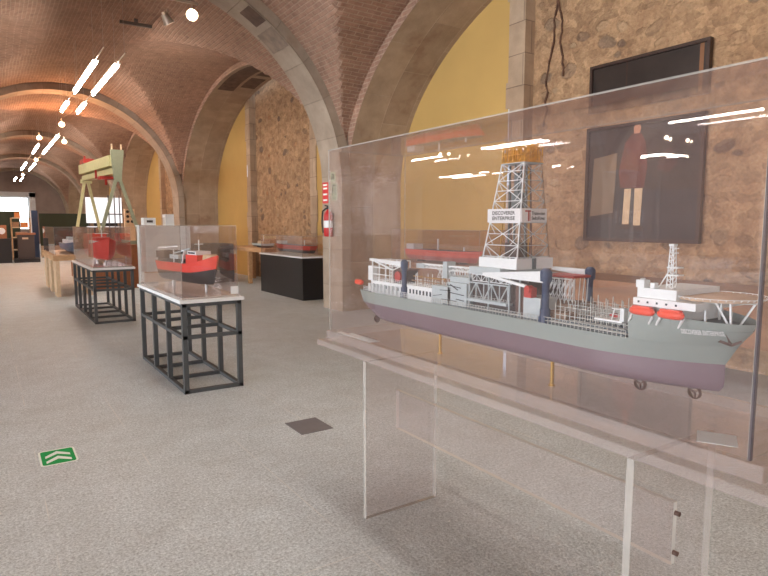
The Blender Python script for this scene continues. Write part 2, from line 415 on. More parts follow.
# right wall with its deep arched recesses
mb = MB()
RH = 1.82
for k in range(-2, 4):
    yc = RIB0+(k+.5)*PITCH
    arcade_face(mb, WX, -1, k); arch_soffit(mb, WX, WX+DEP, k)
    xb = WX+DEP; top = 5.6
    ql = [yc-RH-.3, yc-RH, yc+RH, yc+RH+.3]
    for a, b, mt, x in ((yc-5, ql[0], 'yellow', xb), (ql[3], yc+5, 'yellow', xb), (ql[1], ql[2], 'rubble', xb+.16)):
        mb.face([(x, b, 0), (x, a, 0), (x, a, top), (x, b, top)], mt)
    # ragged quoins
    rnd = random.Random(k+5)
    for s in (-1, 1):
        z = 0
        while z < top:
            hz = rnd.uniform(.28, .42); ww = rnd.choice((.22, .3, .27, .34)); 
            ya = yc+s*RH; yb = yc+s*(RH+ww)
            y_, Y_ = min(ya, yb), max(ya, yb); zt = min(top, z+hz)
            x = xb-.02
            mb.face([(x, Y_, z), (x, y_, z), (x, y_, zt), (x, Y_, zt)], 'quoin')
            mb.face([(x, yb, z), (xb+.01, yb, z), (xb+.01, yb, zt), (x, yb, zt)][::s], 'quoin')
            mb.face([(x, yb, z), (x, ya, z), (xb+.01, ya, z), (xb+.01, yb, z)], 'quoin')
            z += hz
        q = [(xb-.02, yc+s*RH, 0), (xb+.16, yc+s*RH, 0), (xb+.16, yc+s*RH, top), (xb-.02, yc+s*RH, top)]
        mb.face(q if s < 0 else q[::-1], 'quoin', [(p[0], p[2]) for p in (q if s < 0 else q[::-1])])
wall_right = struct(mb, 'wall_right')
# open arcades between the parallel naves
mb = MB()
xl = XC-VA
for k in range(-2, 4):
    arcade_face(mb, xl, 1, k); arch_soffit(mb, xl-(NAVE-2*VA), xl, k); arcade_face(mb, xl-(NAVE-2*VA), -1, k)
arc = struct(mb, 'wall_left')
for nk in (1, 2):
    v = arc.copy(); C.objects.link(v); v.location.x -= NAVE*nk
# outer left wall, rear wall, far wall, floor
XL = xl - NAVE*3
mb = MB()
wins = [(-9.9, -1.9), (.1, 8.1)]
edges = [Y0]+[e for p in wins for e in p]+[Y1+1]
for i in range(0, len(edges)-1):
    a, b = edges[i], edges[i+1]
    if i % 2 == 0: mb.face([(XL, a, 0), (XL, b, 0), (XL, b, 5.6), (XL, a, 5.6)], 'pier')
    else:
        mb.face([(XL, a, 0), (XL, b, 0), (XL, b, 1.1), (XL, a, 1.1)], 'pier'); mb.face([(XL, a, 4.1), (XL, b, 4.1), (XL, b, 5.6), (XL, a, 5.6)], 'pier')
struct(mb, 'wall_outer_left')
def hwall(name, y, face, holes):
    mb = MB(); mt = 'endplaster'
    xs = [XL]+[e for h in holes for e in h[:2]]+[WX+DEP+.3]
    for i in range(len(xs)-1):
        a, b = xs[i], xs[i+1]
        segs = [(0, 5.7)] if i % 2 == 0 else [(0, holes[i//2][2]), (holes[i//2][3], 5.7)]
        for c, d in segs:
            q = [(a, y, c), (b, y, c), (b, y, d), (a, y, d)]
            mb.face(q if face < 0 else q[::-1], mt, [(p[0], p[2]) for p in (q if face < 0 else q[::-1])])
    return struct(mb, name)
rh = [(1.9-7.4*k-2.2, 1.9-7.4*k+2.2, 1.1, 4.3) for k in (2, 1)]
hwall('wall_rear', Y0, 1, rh)
FW = [(0.35, 2.72, 1.1, 3.34)]
hwall('wall_far', Y1, -1, FW)
mb = MB()
NFX, NFY = 2, 4
mb.face([(XL, Y0, 0), (WX+DEP+.3, Y0, 0), (WX+DEP+.3, Y1, 0), (XL, Y1, 0)], 'floor')
struct(mb, 'floor')
# windows
nwin = [0]
def window(org, mbf, mbp):
    nwin[0] += 1
    e = bpy.data.objects.new('window_%d' % nwin[0], None); C.objects.link(e); e.location = org; e['_org'] = tuple(org); e['kind'] = 'structure'
    mbf.build('window_frame', e); mbp.build('pane', e); return e
# far window: whitewashed splayed reveal + frame + bright pane
x0, x1, za, zb = FW[0]
f = MB()
f.box(x0-.1, x0, Y1-.04, Y1+.5, za-.1, zb+.1, 'reveal').box(x1, x1+.38, Y1-.05, Y1+.5, za-.1, zb+.3, 'reveal').box(x0-.1, x1+.38, Y1-.05, Y1+.5, zb, zb+.34, 'reveal')
f.box(x0, x1, Y1-.02, Y1+.5, za-.1, za, 'reveal')
for xx in (x0+.04, x1-.04): f.box(xx-.04, xx+.04, Y1+.3, Y1+.36, za, zb, 'winframe')
f.box(x0, x1, Y1+.3, Y1+.36, zb-.07, zb, 'winframe')
p = MB(); p.face([(x0, Y1+.4, za), (x1, Y1+.4, za), (x1, Y1+.4, zb), (x0, Y1+.4, zb)], 'daypane')
window((1.5, Y1+.3, za), f, p)
# added rear windows and outer left windows, all unseen: frames with glowing panes
for h in rh:
    f = MB()
    for q in range(4): xx = h[0]+(h[1]-h[0])*q/3; f.box(xx-.04, xx+.04, Y0-.2, Y0-.12, h[2], h[3], 'winframe')
    f.box(h[0], h[1], Y0-.2, Y0-.12, 2.7, 2.76, 'winframe')
    p = MB(); p.face([(h[1], Y0-.3, h[2]), (h[0], Y0-.3, h[2]), (h[0], Y0-.3, h[3]), (h[1], Y0-.3, h[3])], 'daypane')
    window((h[0], Y0, h[2]), f, p)
for a, b in wins:
    f = MB()
    for q in range(4): yy = a+(b-a)*q/3; f.box(XL-.2, XL-.12, yy-.04, yy+.04, 1.1, 4.1, 'winframe')
    p = MB(); p.face([(XL-.3, a, 1.1), (XL-.3, b, 1.1), (XL-.3, b, 4.1), (XL-.3, a, 4.1)], 'daypane')
    window((XL, a, 1.1), f, p)
# stone ribs with their pilasters
RA, RB = 3.08, 2.97
def rib_mb(y0, y1):
    mb = MB(); n = 72
    ins = [(-RA, -ZS)] + [(-u, h) for u, h in ell(RA, RB, n)] + [(RA, -ZS)]
    out = [(-VA-.03, -ZS)] + [(-u, h) for u, h in ell(VA+.03, VB+.03, n)] + [(VA+.03, -ZS)]
    L = [0]
    for a, b in zip(ins, ins[1:]): L.append(L[-1]+math.hypot(b[0]-a[0], b[1]-a[1]))
    P = [[(XC+u, y, ZS+h) for u, h in ins] for y in (y0, y1)]
    mb.grid(P, 'rib', lambda i, j: (L[j], P[i][j][1]-y0), True)
    for y, fl in ((y0, False), (y1, True)):
        Q = [[(XC+u, y, ZS+h) for u, h in r] for r in (ins, out)]
        mb.grid(Q, 'rib', lambda i, j: (L[j], i*.2), False, flip=not fl)
    return mb
tn = 0
for k in range(-1, 5):
    yr = RIB0+k*PITCH; tn += 1
    r = struct(rib_mb(yr-.35, yr+.35), 'trim_%d' % tn)
    for nk in (1, 2, 3):
        if k > 3: continue
        v = r.copy(); C.objects.link(v); v.location.x -= NAVE*nk; tn += 1; v.name = 'trim_%d' % tn
# exposed dark blocks in the near rib and in the second arch's soffit
def arc_patch(mb, k, t0, t1, xa, xb, mat, lift=.012):
    yc = RIB0+(k+.5)*PITCH
    P = [[(x, yc-(AA-lift)*math.cos(t), ZS+(AB-lift)*math.sin(t)) for t in (t0, (t0+t1)/2, t1)] for x in (xa, xb)]
    mb.grid(P, mat, None, False)

mb = MB()
for (xa, xb) in ((5.2, 5.62), (5.70, 6.08)):
    for i in range(5): arc_patch(mb, 0, math.radians(104-i*13+ (4 if xa < 5.5 else 0)), math.radians(104-i*13-10), xa, xb, 'darkstone')
def rib_patch(mb, k, t0, t1, ya, yb, mat, lift=.012):
    mb.grid([[(XC+(RA-lift)*math.cos(t), y, ZS+(RB-lift)*math.sin(t)) for t in (t0, (t0+t1)/2, t1)] for y in (ya, yb)], mat, None, False)
yr = RIB0
rib_patch(mb, 0, math.radians(45), math.radians(52), yr-.33, yr+.25, 'greystone'); rib_patch(mb, 0, math.radians(54), math.radians(60), yr-.33, yr+.05, 'darkstone')
ob = mb.build('trim_stones'); ob['kind'] = 'structure'

# ---------------------------------------------------------------- ceiling lights
ZL = 4.3
def light_strip(x, y0, y1, label, group):
    t = thing('linear_ceiling_light', (x, (y0+y1)/2, ZL), label, 'ceiling light', group)
    m = MB(); m.box(x-.055, x+.055, y0, y1, ZL+.036, ZL+.05, 'chrome'); m.build('housing', t)
    m = MB(); m.cyl((x, y0+.02, ZL), (x, y1-.02, ZL), .025, 'strip', 8); m.build('lit_tube', t)
    for yy in (y0+.25, y1-.25):
        m = MB(); m.cyl((x, yy, ZL+.05), (x, yy, z1(x)+.02), .003, 'chrome', 5); m.build('hanging_wire', t)
    return t
LG = 'pairs of hanging light tubes along the vault'
strips = [
 (1.79, 11.84, 14.85, 'long lit ceiling tube, left one of the nearest visible pair'),
 (2.15, 11.9, 14.86, 'long lit ceiling tube, right one of the nearest visible pair'),
 (1.79, 16.1, 17.5, 'short lit ceiling tube just beyond the nearest long left tube'),
 (2.15, 16.07, 17.5, 'short lit ceiling tube just beyond the nearest long right tube'),
 (2.15, 22.4, 25.4, 'lit ceiling tube beyond the first stone rib, right row, start of the second run'),
 (1.79, 25.5, 28.5, 'lit ceiling tube beyond the first stone rib, left row'),
 (2.15, 25.5, 28.5, 'lit ceiling tube beyond the first stone rib, right row, end of the second run'),
 (1.79, 33.2, 37.8, 'lit ceiling tube in the third run, left row, far down the hall'),
 (2.15, 33.2, 37.8, 'lit ceiling tube in the third run, right row, far down the hall'),
 (1.79, 44.0, 47.6, 'farthest lit ceiling tube above the end window, left row'),
 (2.15, 44.0, 47.6, 'farthest lit ceiling tube above the end window, right row')]
for s_ in strips: light_strip(*s_, LG)
OG = 'added light tubes over the photographer'
first = light_strip(1.79, 1.6, 4.6, 'added unseen ceiling tube above the photographer', OG)  # unseen tubes added over the camera to light the near objects
base = Vector(first.location)
spots_xy = [(0, 2.15, 3.1)]
for nk in (1,): spots_xy += [(nk, x, y) for x in (1.79, 2.15) for y in (-5, 3.1, 13.3, 23)]
for nk in (2, 3): spots_xy += [(nk, 1.79, y) for y in (-4, 3.1, 9.0, 15.8, 21.6)] + [(nk, 2.15, 15.8), (nk, 2.15, 24.0), (nk, 1.79, 28)]
for nk, x, y in spots_xy:
    c = copy_tree(first); c.location = (x-NAVE*nk, y, ZL)
    c['label'] = ('added unseen ceiling tube above the photographer', 'lit ceiling tube of the neighbouring hall on the left', 'lit ceiling tube two halls to the left, mirrored in the big case', 'lit ceiling tube of the outermost left hall, mirrored in the big case')[nk]
    c['group'] = ('added light tubes over the photographer', 'light tubes of the neighbouring hall', 'light tubes two halls to the left', 'light tubes of the outermost left hall')[nk]
def spot(x, y, z, dirv, label, lit=True, group='ceiling spotlights'):
    t = thing('spotlight', (x, y, z), label, 'spotlight', group)
    m = MB(); m.cyl((x, y, z+.06), (x, y, z+.16), .012, 'chrome', 8); m.build('stem', t)
    d = Vector(dirv).normalized(); c = Vector((x, y, z))
    m = MB(); m.cyl(c-d*.10, c+d*.05, .05, 'chrome', 16, .085, False); m.cyl(c-d*.13, c-d*.10, .03, 'chrome', 12); m.build('lamp_head', t)
    m = MB(); m.cyl(c+d*.02, c+d*.03, .05 if y > 11 else .065, 'bulb' if lit else 'whitelam', 16); m.build('bulb', t)
    if y > 15 and x > 0:
        l = bpy.data.lights.new('spotlight_glow', 'POINT'); l.energy = 75; l.color = (1, .50, .24); l.shadow_soft_size = .12
        lo = bpy.data.objects.new('spotlight_glow', l); C.objects.link(lo); lo.location = (0, -.2, -.1); lo.parent = t
    return t
tr = MB(); tr.box(2.30, 2.84, 9.33, 9.37, 4.735, 4.765, 'chrome'); tr.bar((2.5, 9.35, 4.76), (2.5, 9.35, 4.98), .02, 'chrome')
tg = tr.build('light_track', org=(2.6, 9.3, 4.95)); tag(tg, 'pale light track under the brick vault carrying two spotlights', 'light track')
spot(2.755, 9.35, 4.58, (-.25, -1, -.35), 'glowing round spotlight on the track, aimed at the viewer')
spot(2.50, 9.75, 4.56, (.5, .1, -.8), 'spotlight beside the glowing one, turned away and seen side on', True)
spot(1.98, 19.6, ZL, (0, -1, -.5), 'lone spotlight under the first stone rib beyond the long tubes')
spot(1.65, 23.0, ZL, (0, -1, -.5), 'spotlight left of the second run of tubes')
spot(2.35, 22.8, ZL-.1, (0, -1, -.5), 'spotlight right of the second run of tubes')
s0 = spot(2.05, 31.0, ZL, (0, -1, -.5), 'spotlight between the second and third runs of tubes')
spot(2.0, 41.0, ZL, (0, -1, -.5), 'small spotlight close to the farthest pair of tubes')
sr = spot(-12.2, 12.5, 4.2, (1, -.6, -.4), 'spotlight of a parallel hall, seen only in reflections', True, 'spotlights of the parallel halls')
for (x, y, z) in ((-12.6, 12.4, 4.2), (-12.4, 18.9, 4.25), (-12.2, 19.2, 4.25), (-19.8, 20.0, 4.2), (-12.7, 27, 4.2), (-12.5, 27.4, 4.2), (-19.9, 14, 4.2), (-12.3, 9.6, 3.8), (-12.6, 9.7, 3.8)):
    c = copy_tree(sr); c.location = (x, y, z)
m = MB(); m.box(2.25, 2.8, 12.05, 12.11, 5.10, 5.15, 'bracketgrey').box(2.5, 2.56, 12.06, 12.1, 5.15, 5.3, 'bracketgrey')
tag(m.build('ceiling_bracket', org=(2.5, 12.08, 5.1)), 'grey metal bar fixed to the brick vault left of the spotlights', 'bracket')

for x, ya, yb, lab in ((1.79, 11.0, 17.7, 'thin pale lighting rail over the nearest left tubes'), (2.15, 11.2, 17.7, 'thin pale lighting rail over the nearest right tubes'), (1.79, 25, 39, 'thin pale lighting rail over the far left tubes'), (2.15, 22, 39, 'thin pale lighting rail over the far right tubes')):
    m = MB(); m.box(x-.008, x+.008, ya, yb, ZL+.052, ZL+.068, 'chrome')
    for y in (ya+.05, (ya+yb)/2, yb-.05): m.cyl((x, y, ZL+.06), (x, y, z1(x)+.02), .003, 'chrome', 5)
    tag(m.build('lighting_rail', org=(x, (ya+yb)/2, ZL)), lab, 'lighting rail')

# ---------------------------------------------------------------- paintings on the rubble wall
XP = WX+DEP+.16
def frame_mb(x, y0, y1, z0, z1, w_, t, mat):
    m = MB(); m.box(x-t, x, y0, y1, z1-w_, z1, mat).box(x-t, x, y0, y1, z0, z0+w_, mat).box(x-t, x, y0, y0+w_, z0+w_, z1-w_, mat).box(x-t, x, y1-w_, y1, z0+w_, z1-w_, mat)
    return m
def poly(m, x, pts, mat):
    q = [(x, y, z) for y, z in pts]; m.face(q[::-1], mat); return m
XQ = XP-.03
k_ = (XQ-.05)/6.1
t = thing('painting', (XQ, 4.15*k_, 1.25), 'large dark full-length portrait of a standing person in a red coat, lower of two paintings', 'painting')
ya, yb, za, zb = 3.37*k_, 4.80*k_, 1.28-.0, 1.5+1.12*k_
frame_mb(XQ, ya, yb, za, zb, .035, .06, 'frame').build('frame', t)
m = MB(); xx = XQ-.03
poly(m, xx, [(ya, za), (yb, za), (yb, zb), (ya, zb)][::-1], 'canvas_dark')
def pt(u, v): return (yb-(yb-ya)*u, za+(zb-za)*v)
def pp(pts, mat, d): poly(m, xx-d, [pt(*q) for q in pts], mat)
pp([(0.02, .02), (.98, .02), (.98, .42), (.30, .44), (.28, .2), (.02, .2)], 'canvas_blue', .001)
pp([(.05, .22), (.27, .25), (.29, .76), (.07, .73)], 'parch', .002)
pp([(.33, .46), (.54, .45), (.56, .62), (.54, .82), (.50, .90), (.42, .91), (.36, .84), (.31, .6)], 'coat', .003)
pp([(.36, .14), (.42, .14), (.43, .45), (.37, .45)], 'stocking', .004)
pp([(.46, .13), (.52, .13), (.53, .45), (.46, .45)], 'stocking', .004)
pp([(.34, .11), (.43, .11), (.43, .15), (.36, .15)], 'frame', .005)
pp([(.46, .10), (.56, .10), (.53, .14), (.46, .14)], 'frame', .005)
pp([(.435, .905), (.485, .905), (.495, .95), (.48, .985), (.445, .985), (.43, .95)], 'flesh', .004)
pp([(.64, .60), (.74, .56), (.80, .64), (.74, .76), (.67, .72)], 'coatdim', .002)
m.build('canvas', t)
t = thing('painting', (XQ, 4.15*k_, 2.8), 'upper dark oil painting with a worn brown frame, hung above the portrait', 'painting')
ya2, yb2, za2, zb2 = 3.36*k_, 4.785*k_, 2.83, 1.5+1.835*k_
frame_mb(XQ, ya2, yb2, za2, zb2, .035, .06, 'frame').build('frame', t)
m = MB(); ya, yb, za, zb = ya2, yb2, za2, zb2
poly(m, xx, [(ya, za), (yb, za), (yb, zb), (ya, zb)][::-1], 'canvas_dark')
pp([(.33, .05), (.345, .05), (.345, .95), (.33, .95)], 'frame', .002)
pp([(.92, .04), (.95, .04), (.95, .96), (.92, .96)], 'framegold', .002)
m.build('canvas', t)
# crack in the rubble wall beside the quoins
m = MB(); rnd = random.Random(3)
for off, z_lo in ((0, 2.85), (.1, 3.4)):
    p0 = Vector((XP-.015, 5.62-off, 5.05)); 
    while p0.z > z_lo:
        p1 = p0+Vector((0, rnd.uniform(-.03, .03), -rnd.uniform(.04, .09))); p1.y = min(5.72, max(5.4, p1.y))
        m.bar(p0, p1, rnd.uniform(.006, .026), 'crackm', .02); p0 = p1
tag(m.build('wall_crack', org=(XP, 5.6, 4)), 'rusty vertical crack running down the rubble wall beside the quoin stones', 'crack', None, 'stuff')

# ---------------------------------------------------------------- acrylic pieces
def slab(m, x0, x1, y0, y1, z0, z1, thin, edge='acrylic_edge', face='acrylic'):
    """a sheet: big faces clear, narrow faces bright"""
    v = [(x, y, z) for z in (z0, z1) for y in (y0, y1) for x in (x0, x1)]
    fs = {'z': [(0, 2, 3, 1), (4, 5, 7, 6)], 'y': [(0, 1, 5, 4), (2, 6, 7, 3)], 'x': [(0, 4, 6, 2), (1, 3, 7, 5)]}
    for ax, ff in fs.items(): m.idx(v, ff, face if ax == thin else edge)
def cover(org, x0, x1, y0, y1, z0, z1, label, th=.005, edge='acrylic_edge', parts=True, group=None):
    t = thing('acrylic_cover', org, label, 'display cover', group)
    for nm, a in (('front_pane', (x0, x0+th, y0+th, y1-th, z0, z1-th, 'x')), ('back_pane', (x1-th, x1, y0+th, y1-th, z0, z1-th, 'x')),
                  ('end_pane', (x0, x1, y0, y0+th, z0, z1-th, 'y')), ('end_pane', (x0, x1, y1-th, y1, z0, z1-th, 'y')), ('top_pane', (x0, x1, y0, y1, z1-th, z1, 'z'))):
        m = MB(); slab(m, *a, edge=edge); m.build(nm, t)
    return t
# main acrylic table
AT = thing('acrylic_table', (1.8, 1.8, 0), 'large clear acrylic table carrying the grey drillship case, nearest on the right', 'display table')
m = MB(); slab(m, 1.535, 2.17, .56, 3.01, .815, .845, 'z', 'acrylic_wide_edge', 'acrylic_thick'); m.build('table_top', AT)
for yy in (1.01, 2.49):
    m = MB(); slab(m, 1.52+.01, 1.98, yy-.012, yy+.012, .001, .815, 'y'); m.build('leg_panel', AT)
m = MB(); slab(m, 1.735, 1.755, .99, 2.51, .43, .635, 'x', 'acrylic_glow'); m.build('stretcher', AT)
m = MB()
for z in (.47, .6): m.cyl((1.745, .975, z), (1.745, .99, z), .008, 'bronze', 8)
m.build('bolts', AT)
t = thing('acrylic_tray', (1.85, 1.8, .845), 'thick clear acrylic tray under the drillship cover', 'display base')
m = MB(); slab(m, 1.585, 2.14, .68, 2.99, .847, .893, 'z', 'acrylic_wide_edge', 'acrylic_thick'); m.build('tray_body', t)
MC = cover((1.85, 1.8, .893), 1.60, 2.12, .72, 2.98, .894, 1.90, 'big clear acrylic box cover over the long grey drillship model', .006)
m = MB(); m.box(1.598, 1.607, .716, .7235, .894, 1.90, 'acrylic_dark'); m.build('corner_seam', MC)
m = MB(); m.box(1.60, 1.66, 2.55, 2.83, .8935, .8945, 'paleblue').box(1.60, 1.63, 2.72, 2.90, .8945, .8955, 'whitelam')
tag(m.build('paper_label', org=(1.63, 2.7, .894)), 'pale blank label strip lying at the far end of the acrylic tray', 'label')
m = MB(); m.box(1.64, 1.74, .80, .90, .8935, .8945, 'paleblue'); m.rot((1.69, .85, 0), .5)
tag(m.build('paper_label', org=(1.69, .85, .894)), 'pale scrap of film on the tray below the bow of the drillship', 'label')

# ---------------------------------------------------------------- the drillship
CX = 1.80; HB = .148
def smooth(t): t = max(0, min(1, t)); return t*t*(3-2*t)
LV = [(1.0, .70), (1.004, .86), (1.014, .95), (1.03, .99), (1.055, 1.0), (1.084, 1.0), (1.115, 1.0), (1.143, 1.0)]
UP = [(1.143, 1.0), (1.17, 1.0), (1.20, 1.0), (1.238, 1.0)]
def sternY(z): return 2.60+.15*smooth((z-1.0)/.095)+.03*smooth((z-1.09)/.05)
def bowY(z): 
    if z < 1.02: return .905-.012*smooth((z-1.0)/.02)
    return .893 - .078*max(0, (z-1.084)/.138)**1.0 if z < 1.222 else .893-.078 if 1.084 < z else .893
def hb(y, z, fac):
    s, b = sternY(z), bowY(z); u = (s-y)/(s-b)
    fl = smooth((z-1.06)/.16); st = .76+.06*fl
    if u > st: q = (u-st)/(1-st); k = max(0, (1-q**(1.9+1.2*fl)))**(.85-.25*fl)
    else: k = 1
    if u < .06: k *= .80+.20*math.sqrt(max(0, u/.06))
    return HB*fac*k
def hullrows(levels, ya=None, side=-1, n=80):
    rows = []
    for z, fac in levels:
        s, b = sternY(z) if ya is None else ya, bowY(z)
        r = []
        for i in range(n+1):
            u = i/n
            if ya is None: u = u if u < .75 else .75+.25*(1-(1-(u-.75)/.25)**1.5)
            y = s+(b-s)*u
            r.append((CX+side*hb(y, z, fac), y, z if z <= 1.143 or ya is None else 1.143+(z-1.143)*(1-.25*u)))
        rows.append(r)
    return rows
DS = thing('model_ship', (CX, 1.79, .894), 'long grey and purple-brown drillship model with a lattice derrick and helideck', 'model ship')
m = MB()
for side in (-1, 1):
    R_ = hullrows(LV, None, side)
    low = R_[:6]; up = R_[5:]
    m.grid(low, 'hullred', None, True, flip=side > 0); m.grid(up, 'hullgrey', None, True, flip=side > 0)
    m.grid(hullrows(UP, 1.122, side, 40), 'hullgrey', None, True, flip=side > 0)
RL, RR = hullrows(LV, None, -1), hullrows(LV, None, 1)
m.grid([RL[0], RR[0]], 'hullred', None, False)
for i in range(len(LV)-1):   # stern transom
    m.face([RR[i][0], RL[i][0], RL[i+1][0], RR[i+1][0]], 'hullred' if i < 5 else 'hullgrey')
ua, ub = hullrows(UP, 1.122, -1, 40), hullrows(UP, 1.122, 1, 40)
m.face([ua[0][0], ub[0][0], ub[-1][0], ua[-1][0]], 'hullgrey')
hull = m.build('hull', DS)
m = MB()
a_, b_ = hullrows([(1.134, 1)], None, -1), hullrows([(1.134, 1)], None, 1)
m.grid([a_[0], b_[0]], 'deck', None, False)
a_, b_ = hullrows([(1.208, .99)], 1.122, -1, 40), hullrows([(1.208, .99)], 1.122, 1, 40)
m.grid([a_[0], b_[0]], 'deck', None, False)
m.build('deck', DS)
# bow name mapped onto the plating
def text_mesh(s, size, mat, align='LEFT'):
    cu = bpy.data.curves.new('lettering', 'FONT'); cu.body = s; cu.size = size; cu.align_x = align; cu.resolution_u = 2; cu.offset = size*.025
    o = bpy.data.objects.new('lettering', cu); C.objects.link(o)
    dg = bpy.context.evaluated_depsgraph_get(); dg.update()
    me = bpy.data.meshes.new_from_object(o.evaluated_get(dg)); bpy.data.objects.remove(o); bpy.data.curves.remove(cu)
    me.materials.clear(); me.materials.append(M[mat]); me.name = 'lettering'; return me
def put_text(s, size, mat, fn, parent, width=None):
    me = text_mesh(s, size, mat)
    xs = [v.co.x for v in me.vertices]; mn, mx = min(xs), max(xs)
    k = (width/(mx-mn)) if width else 1
    o0 = Vector(parent['_org'])
    for v in me.vertices: v.co = Vector(fn((v.co.x-mn)*k, v.co.y)) - o0
    o = bpy.data.objects.new('lettering', me); C.objects.link(o); o.parent = parent; o['_org'] = tuple(o0); return o
def bowmap(u, v):
    y = .962-u*.98; z = 1.180+v; zp = 1.143+(z-1.143)/(1-.25*(1.122-y)/.307); return (CX-hb(y, zp, 1)-.0022, y, z)
put_text('DISCOVERER ENTERPRISE', .020, 'whitelam', bowmap, hull, .098)
# anchor on the bow, thrusters, support posts
m = MB(); ax = lambda y, z, d: (CX-hb(y, z, 1)-d, y, z)
m.bar(ax(.867, 1.19, .004), ax(.867, 1.155, .004), .006, 'bronze'); m.bar(ax(.885, 1.163, .004), ax(.867, 1.15, .006), .008, 'bronze'); m.bar(ax(.867, 1.15, .006), ax(.849, 1.163, .006), .008, 'bronze')
m.bar(ax(.88, 1.188, .004), ax(.853, 1.188, .004), .004, 'bronze'); m.build('anchor', DS)
m = MB(); m.cyl((CX-.002, .845, 1.185), (CX-.03, .845, 1.185), .006, 'rubber', 8); m.build('hawse_pipe', DS)
for (tx, ty, tz) in ((1.74, 1.127, .982), (1.79, .975, .982), (1.74, 2.70, .985), (1.88, 1.127, .982)):
    m = MB(); m.cyl((tx, ty, tz+.02), (tx, ty, tz+.05), .006, 'bronze', 8)
    m.lathe((tx, ty, tz), [(.017, -.008), (.021, -.004), (.021, .004), (.017, .008), (.017, -.008)], 'bronze', 18, 'x')
    for q in range(3):
        a = q*2*PI/3+.4; m.bar((tx, ty, tz), (tx, ty+.017*math.cos(a), tz+.017*math.sin(a)), .009, 'bronze', .003)
    m.build('thruster', DS)
for (py) in (2.15, 1.485):
    for px_ in (1.735,):
        m = MB(); m.cyl((px_, py, .894), (px_, py, 1.002), .007, 'brass', 12); m.cyl((px_, py, .894), (px_, py, .90), .012, 'brass', 12); m.build('brass_post', DS)
# railings and pipe runs
def railing(m, p, q, h, n, w_=.0014, rows=2, mat='rail'):
    p = Vector(p); q = Vector(q)
    for i in range(n+1):
        a = p.lerp(q, i/n); m.bar(a, a+Vector((0, 0, h)), w_, mat)
    for r in range(1, rows+1):
        z = Vector((0, 0, h*r/rows)); m.bar(p+z, q+z, w_, mat)
xn = CX-HB+.004; xf = CX+HB-.004
m = MB(); railing(m, (xn, 2.70, 1.143), (xn, 2.13, 1.143), .026, 44, .0016, 3, 'white'); railing(m, (xf, 2.72, 1.143), (xf, 1.13, 1.143), .026, 70, .0016, 2, 'white')
m.build('railing', DS)
m = MB(); railing(m, (xn, 2.12, 1.141), (xn, 1.13, 1.141), .024, 60, .0018, 2, 'rail'); m.build('railing', DS)
m = MB()
for j in range(7):
    x = xn+.012+j*.010; m.cyl((x, 2.05, 1.145+(j % 3)*.006), (x, 1.14, 1.145+(j % 3)*.006), .0028, 'rail' if j % 2 else 'deck', 6)
m.build('deck_pipes', DS)
# stern: fantail equipment, white gantry house, raft canister
m = MB(); m.cyl((1.668, 2.79, 1.183), (1.668, 2.745, 1.183), .014, 'orange', 14); m.sphere((1.668, 2.745, 1.183), .014, 'orange', 10); m.build('life_raft', DS)
m = MB()
m.box(1.69, 1.93, 2.40, 2.68, 1.135, 1.20, 'white')
for j in range(10): m.box(1.6885, 1.69, 2.66-j*.026, 2.67-j*.026, 1.165, 1.182, 'bluewin')
railing(m, (1.69, 2.68, 1.20), (1.69, 2.40, 1.20), .018, 16, .0014, 2, 'white')
for j in range(8): m.box(1.672, 1.684, 2.67-j*.035, 2.68-j*.035, 1.143, 1.185, 'white')
m.build('aft_house', DS)
m = MB()
for x in (1.69, 1.80):
    for y in (2.665, 2.60, 2.54, 2.48): m.bar((x, y, 1.20), (x, y, 1.308), .006, 'white')
for x in (1.69, 1.80):
    for z in (1.235, 1.27, 1.308): m.bar((x, 2.665, z), (x, 2.48, z), .004, 'white')
m.bar((1.69, 2.665, 1.308), (1.80, 2.665, 1.308), .005, 'white'); m.bar((1.69, 2.48, 1.308), (1.80, 2.48, 1.308), .005, 'white')
m.box(1.685, 1.715, 2.655, 2.70, 1.20, 1.275, 'white'); m.build('aft_gantry', DS)
m = MB(); m.box(1.71, 1.79, 2.40, 2.50, 1.20, 1.265, 'dark'); m.cyl((1.70, 2.45, 1.235), (1.80, 2.45, 1.235), .026, 'redm', 12); m.box(1.70, 1.80, 2.40, 2.56, 1.265, 1.272, 'bronze'); m.build('aft_winch', DS)
def deck_crane(x, y, zb_, zt, by, bz, r=.017, h0=.045):
    cpost = MB()
    prof = [(r, zb_), (r, zb_+.055), (r*.72, zb_+.06), (r*.72, zt-.05), (r*1.12, zt-.045), (r*1.15, zt-.012), (r*.6, zt), (0, zt)]
    cpost.lathe((x, y, 0), prof, 'navy', 16); cpost.box(x-r*.9, x+r*.9, y-r*.8, y+r*.8, zb_, zb_+.03, 'navy')
    post = cpost.build('crane_post', DS)
    b = MB()
    p = Vector((x-.004, y, zt-.010-h0/3)); q = Vector((x-.004, by, bz)); h1, w0 = .012, .013
    v = [p+Vector((-w0, 0, -h0/2)), p+Vector((w0, 0, -h0/2)), p+Vector((w0, 0, h0/3)), p+Vector((-w0, 0, h0/3)),
         q+Vector((-w0*.7, 0, -h1/2)), q+Vector((w0*.7, 0, -h1/2)), q+Vector((w0*.7, 0, h1/2)), q+Vector((-w0*.7, 0, h1/2))]
    b.idx(v, [(3, 2, 1, 0), (4, 5, 6, 7), (0, 1, 5, 4), (1, 2, 6, 5), (2, 3, 7, 6), (3, 0, 4, 7)], 'white')
    b.build('crane_boom', DS)
deck_crane(1.672, 2.352, 1.135, 1.325, 2.645, 1.312, .016, .03)
deck_crane(1.672, 1.472, 1.135, 1.338, 1.79, 1.296, .019, .05)
deck_crane(1.93, 1.482, 1.135, 1.332, 1.66, 1.318, .018, .03)
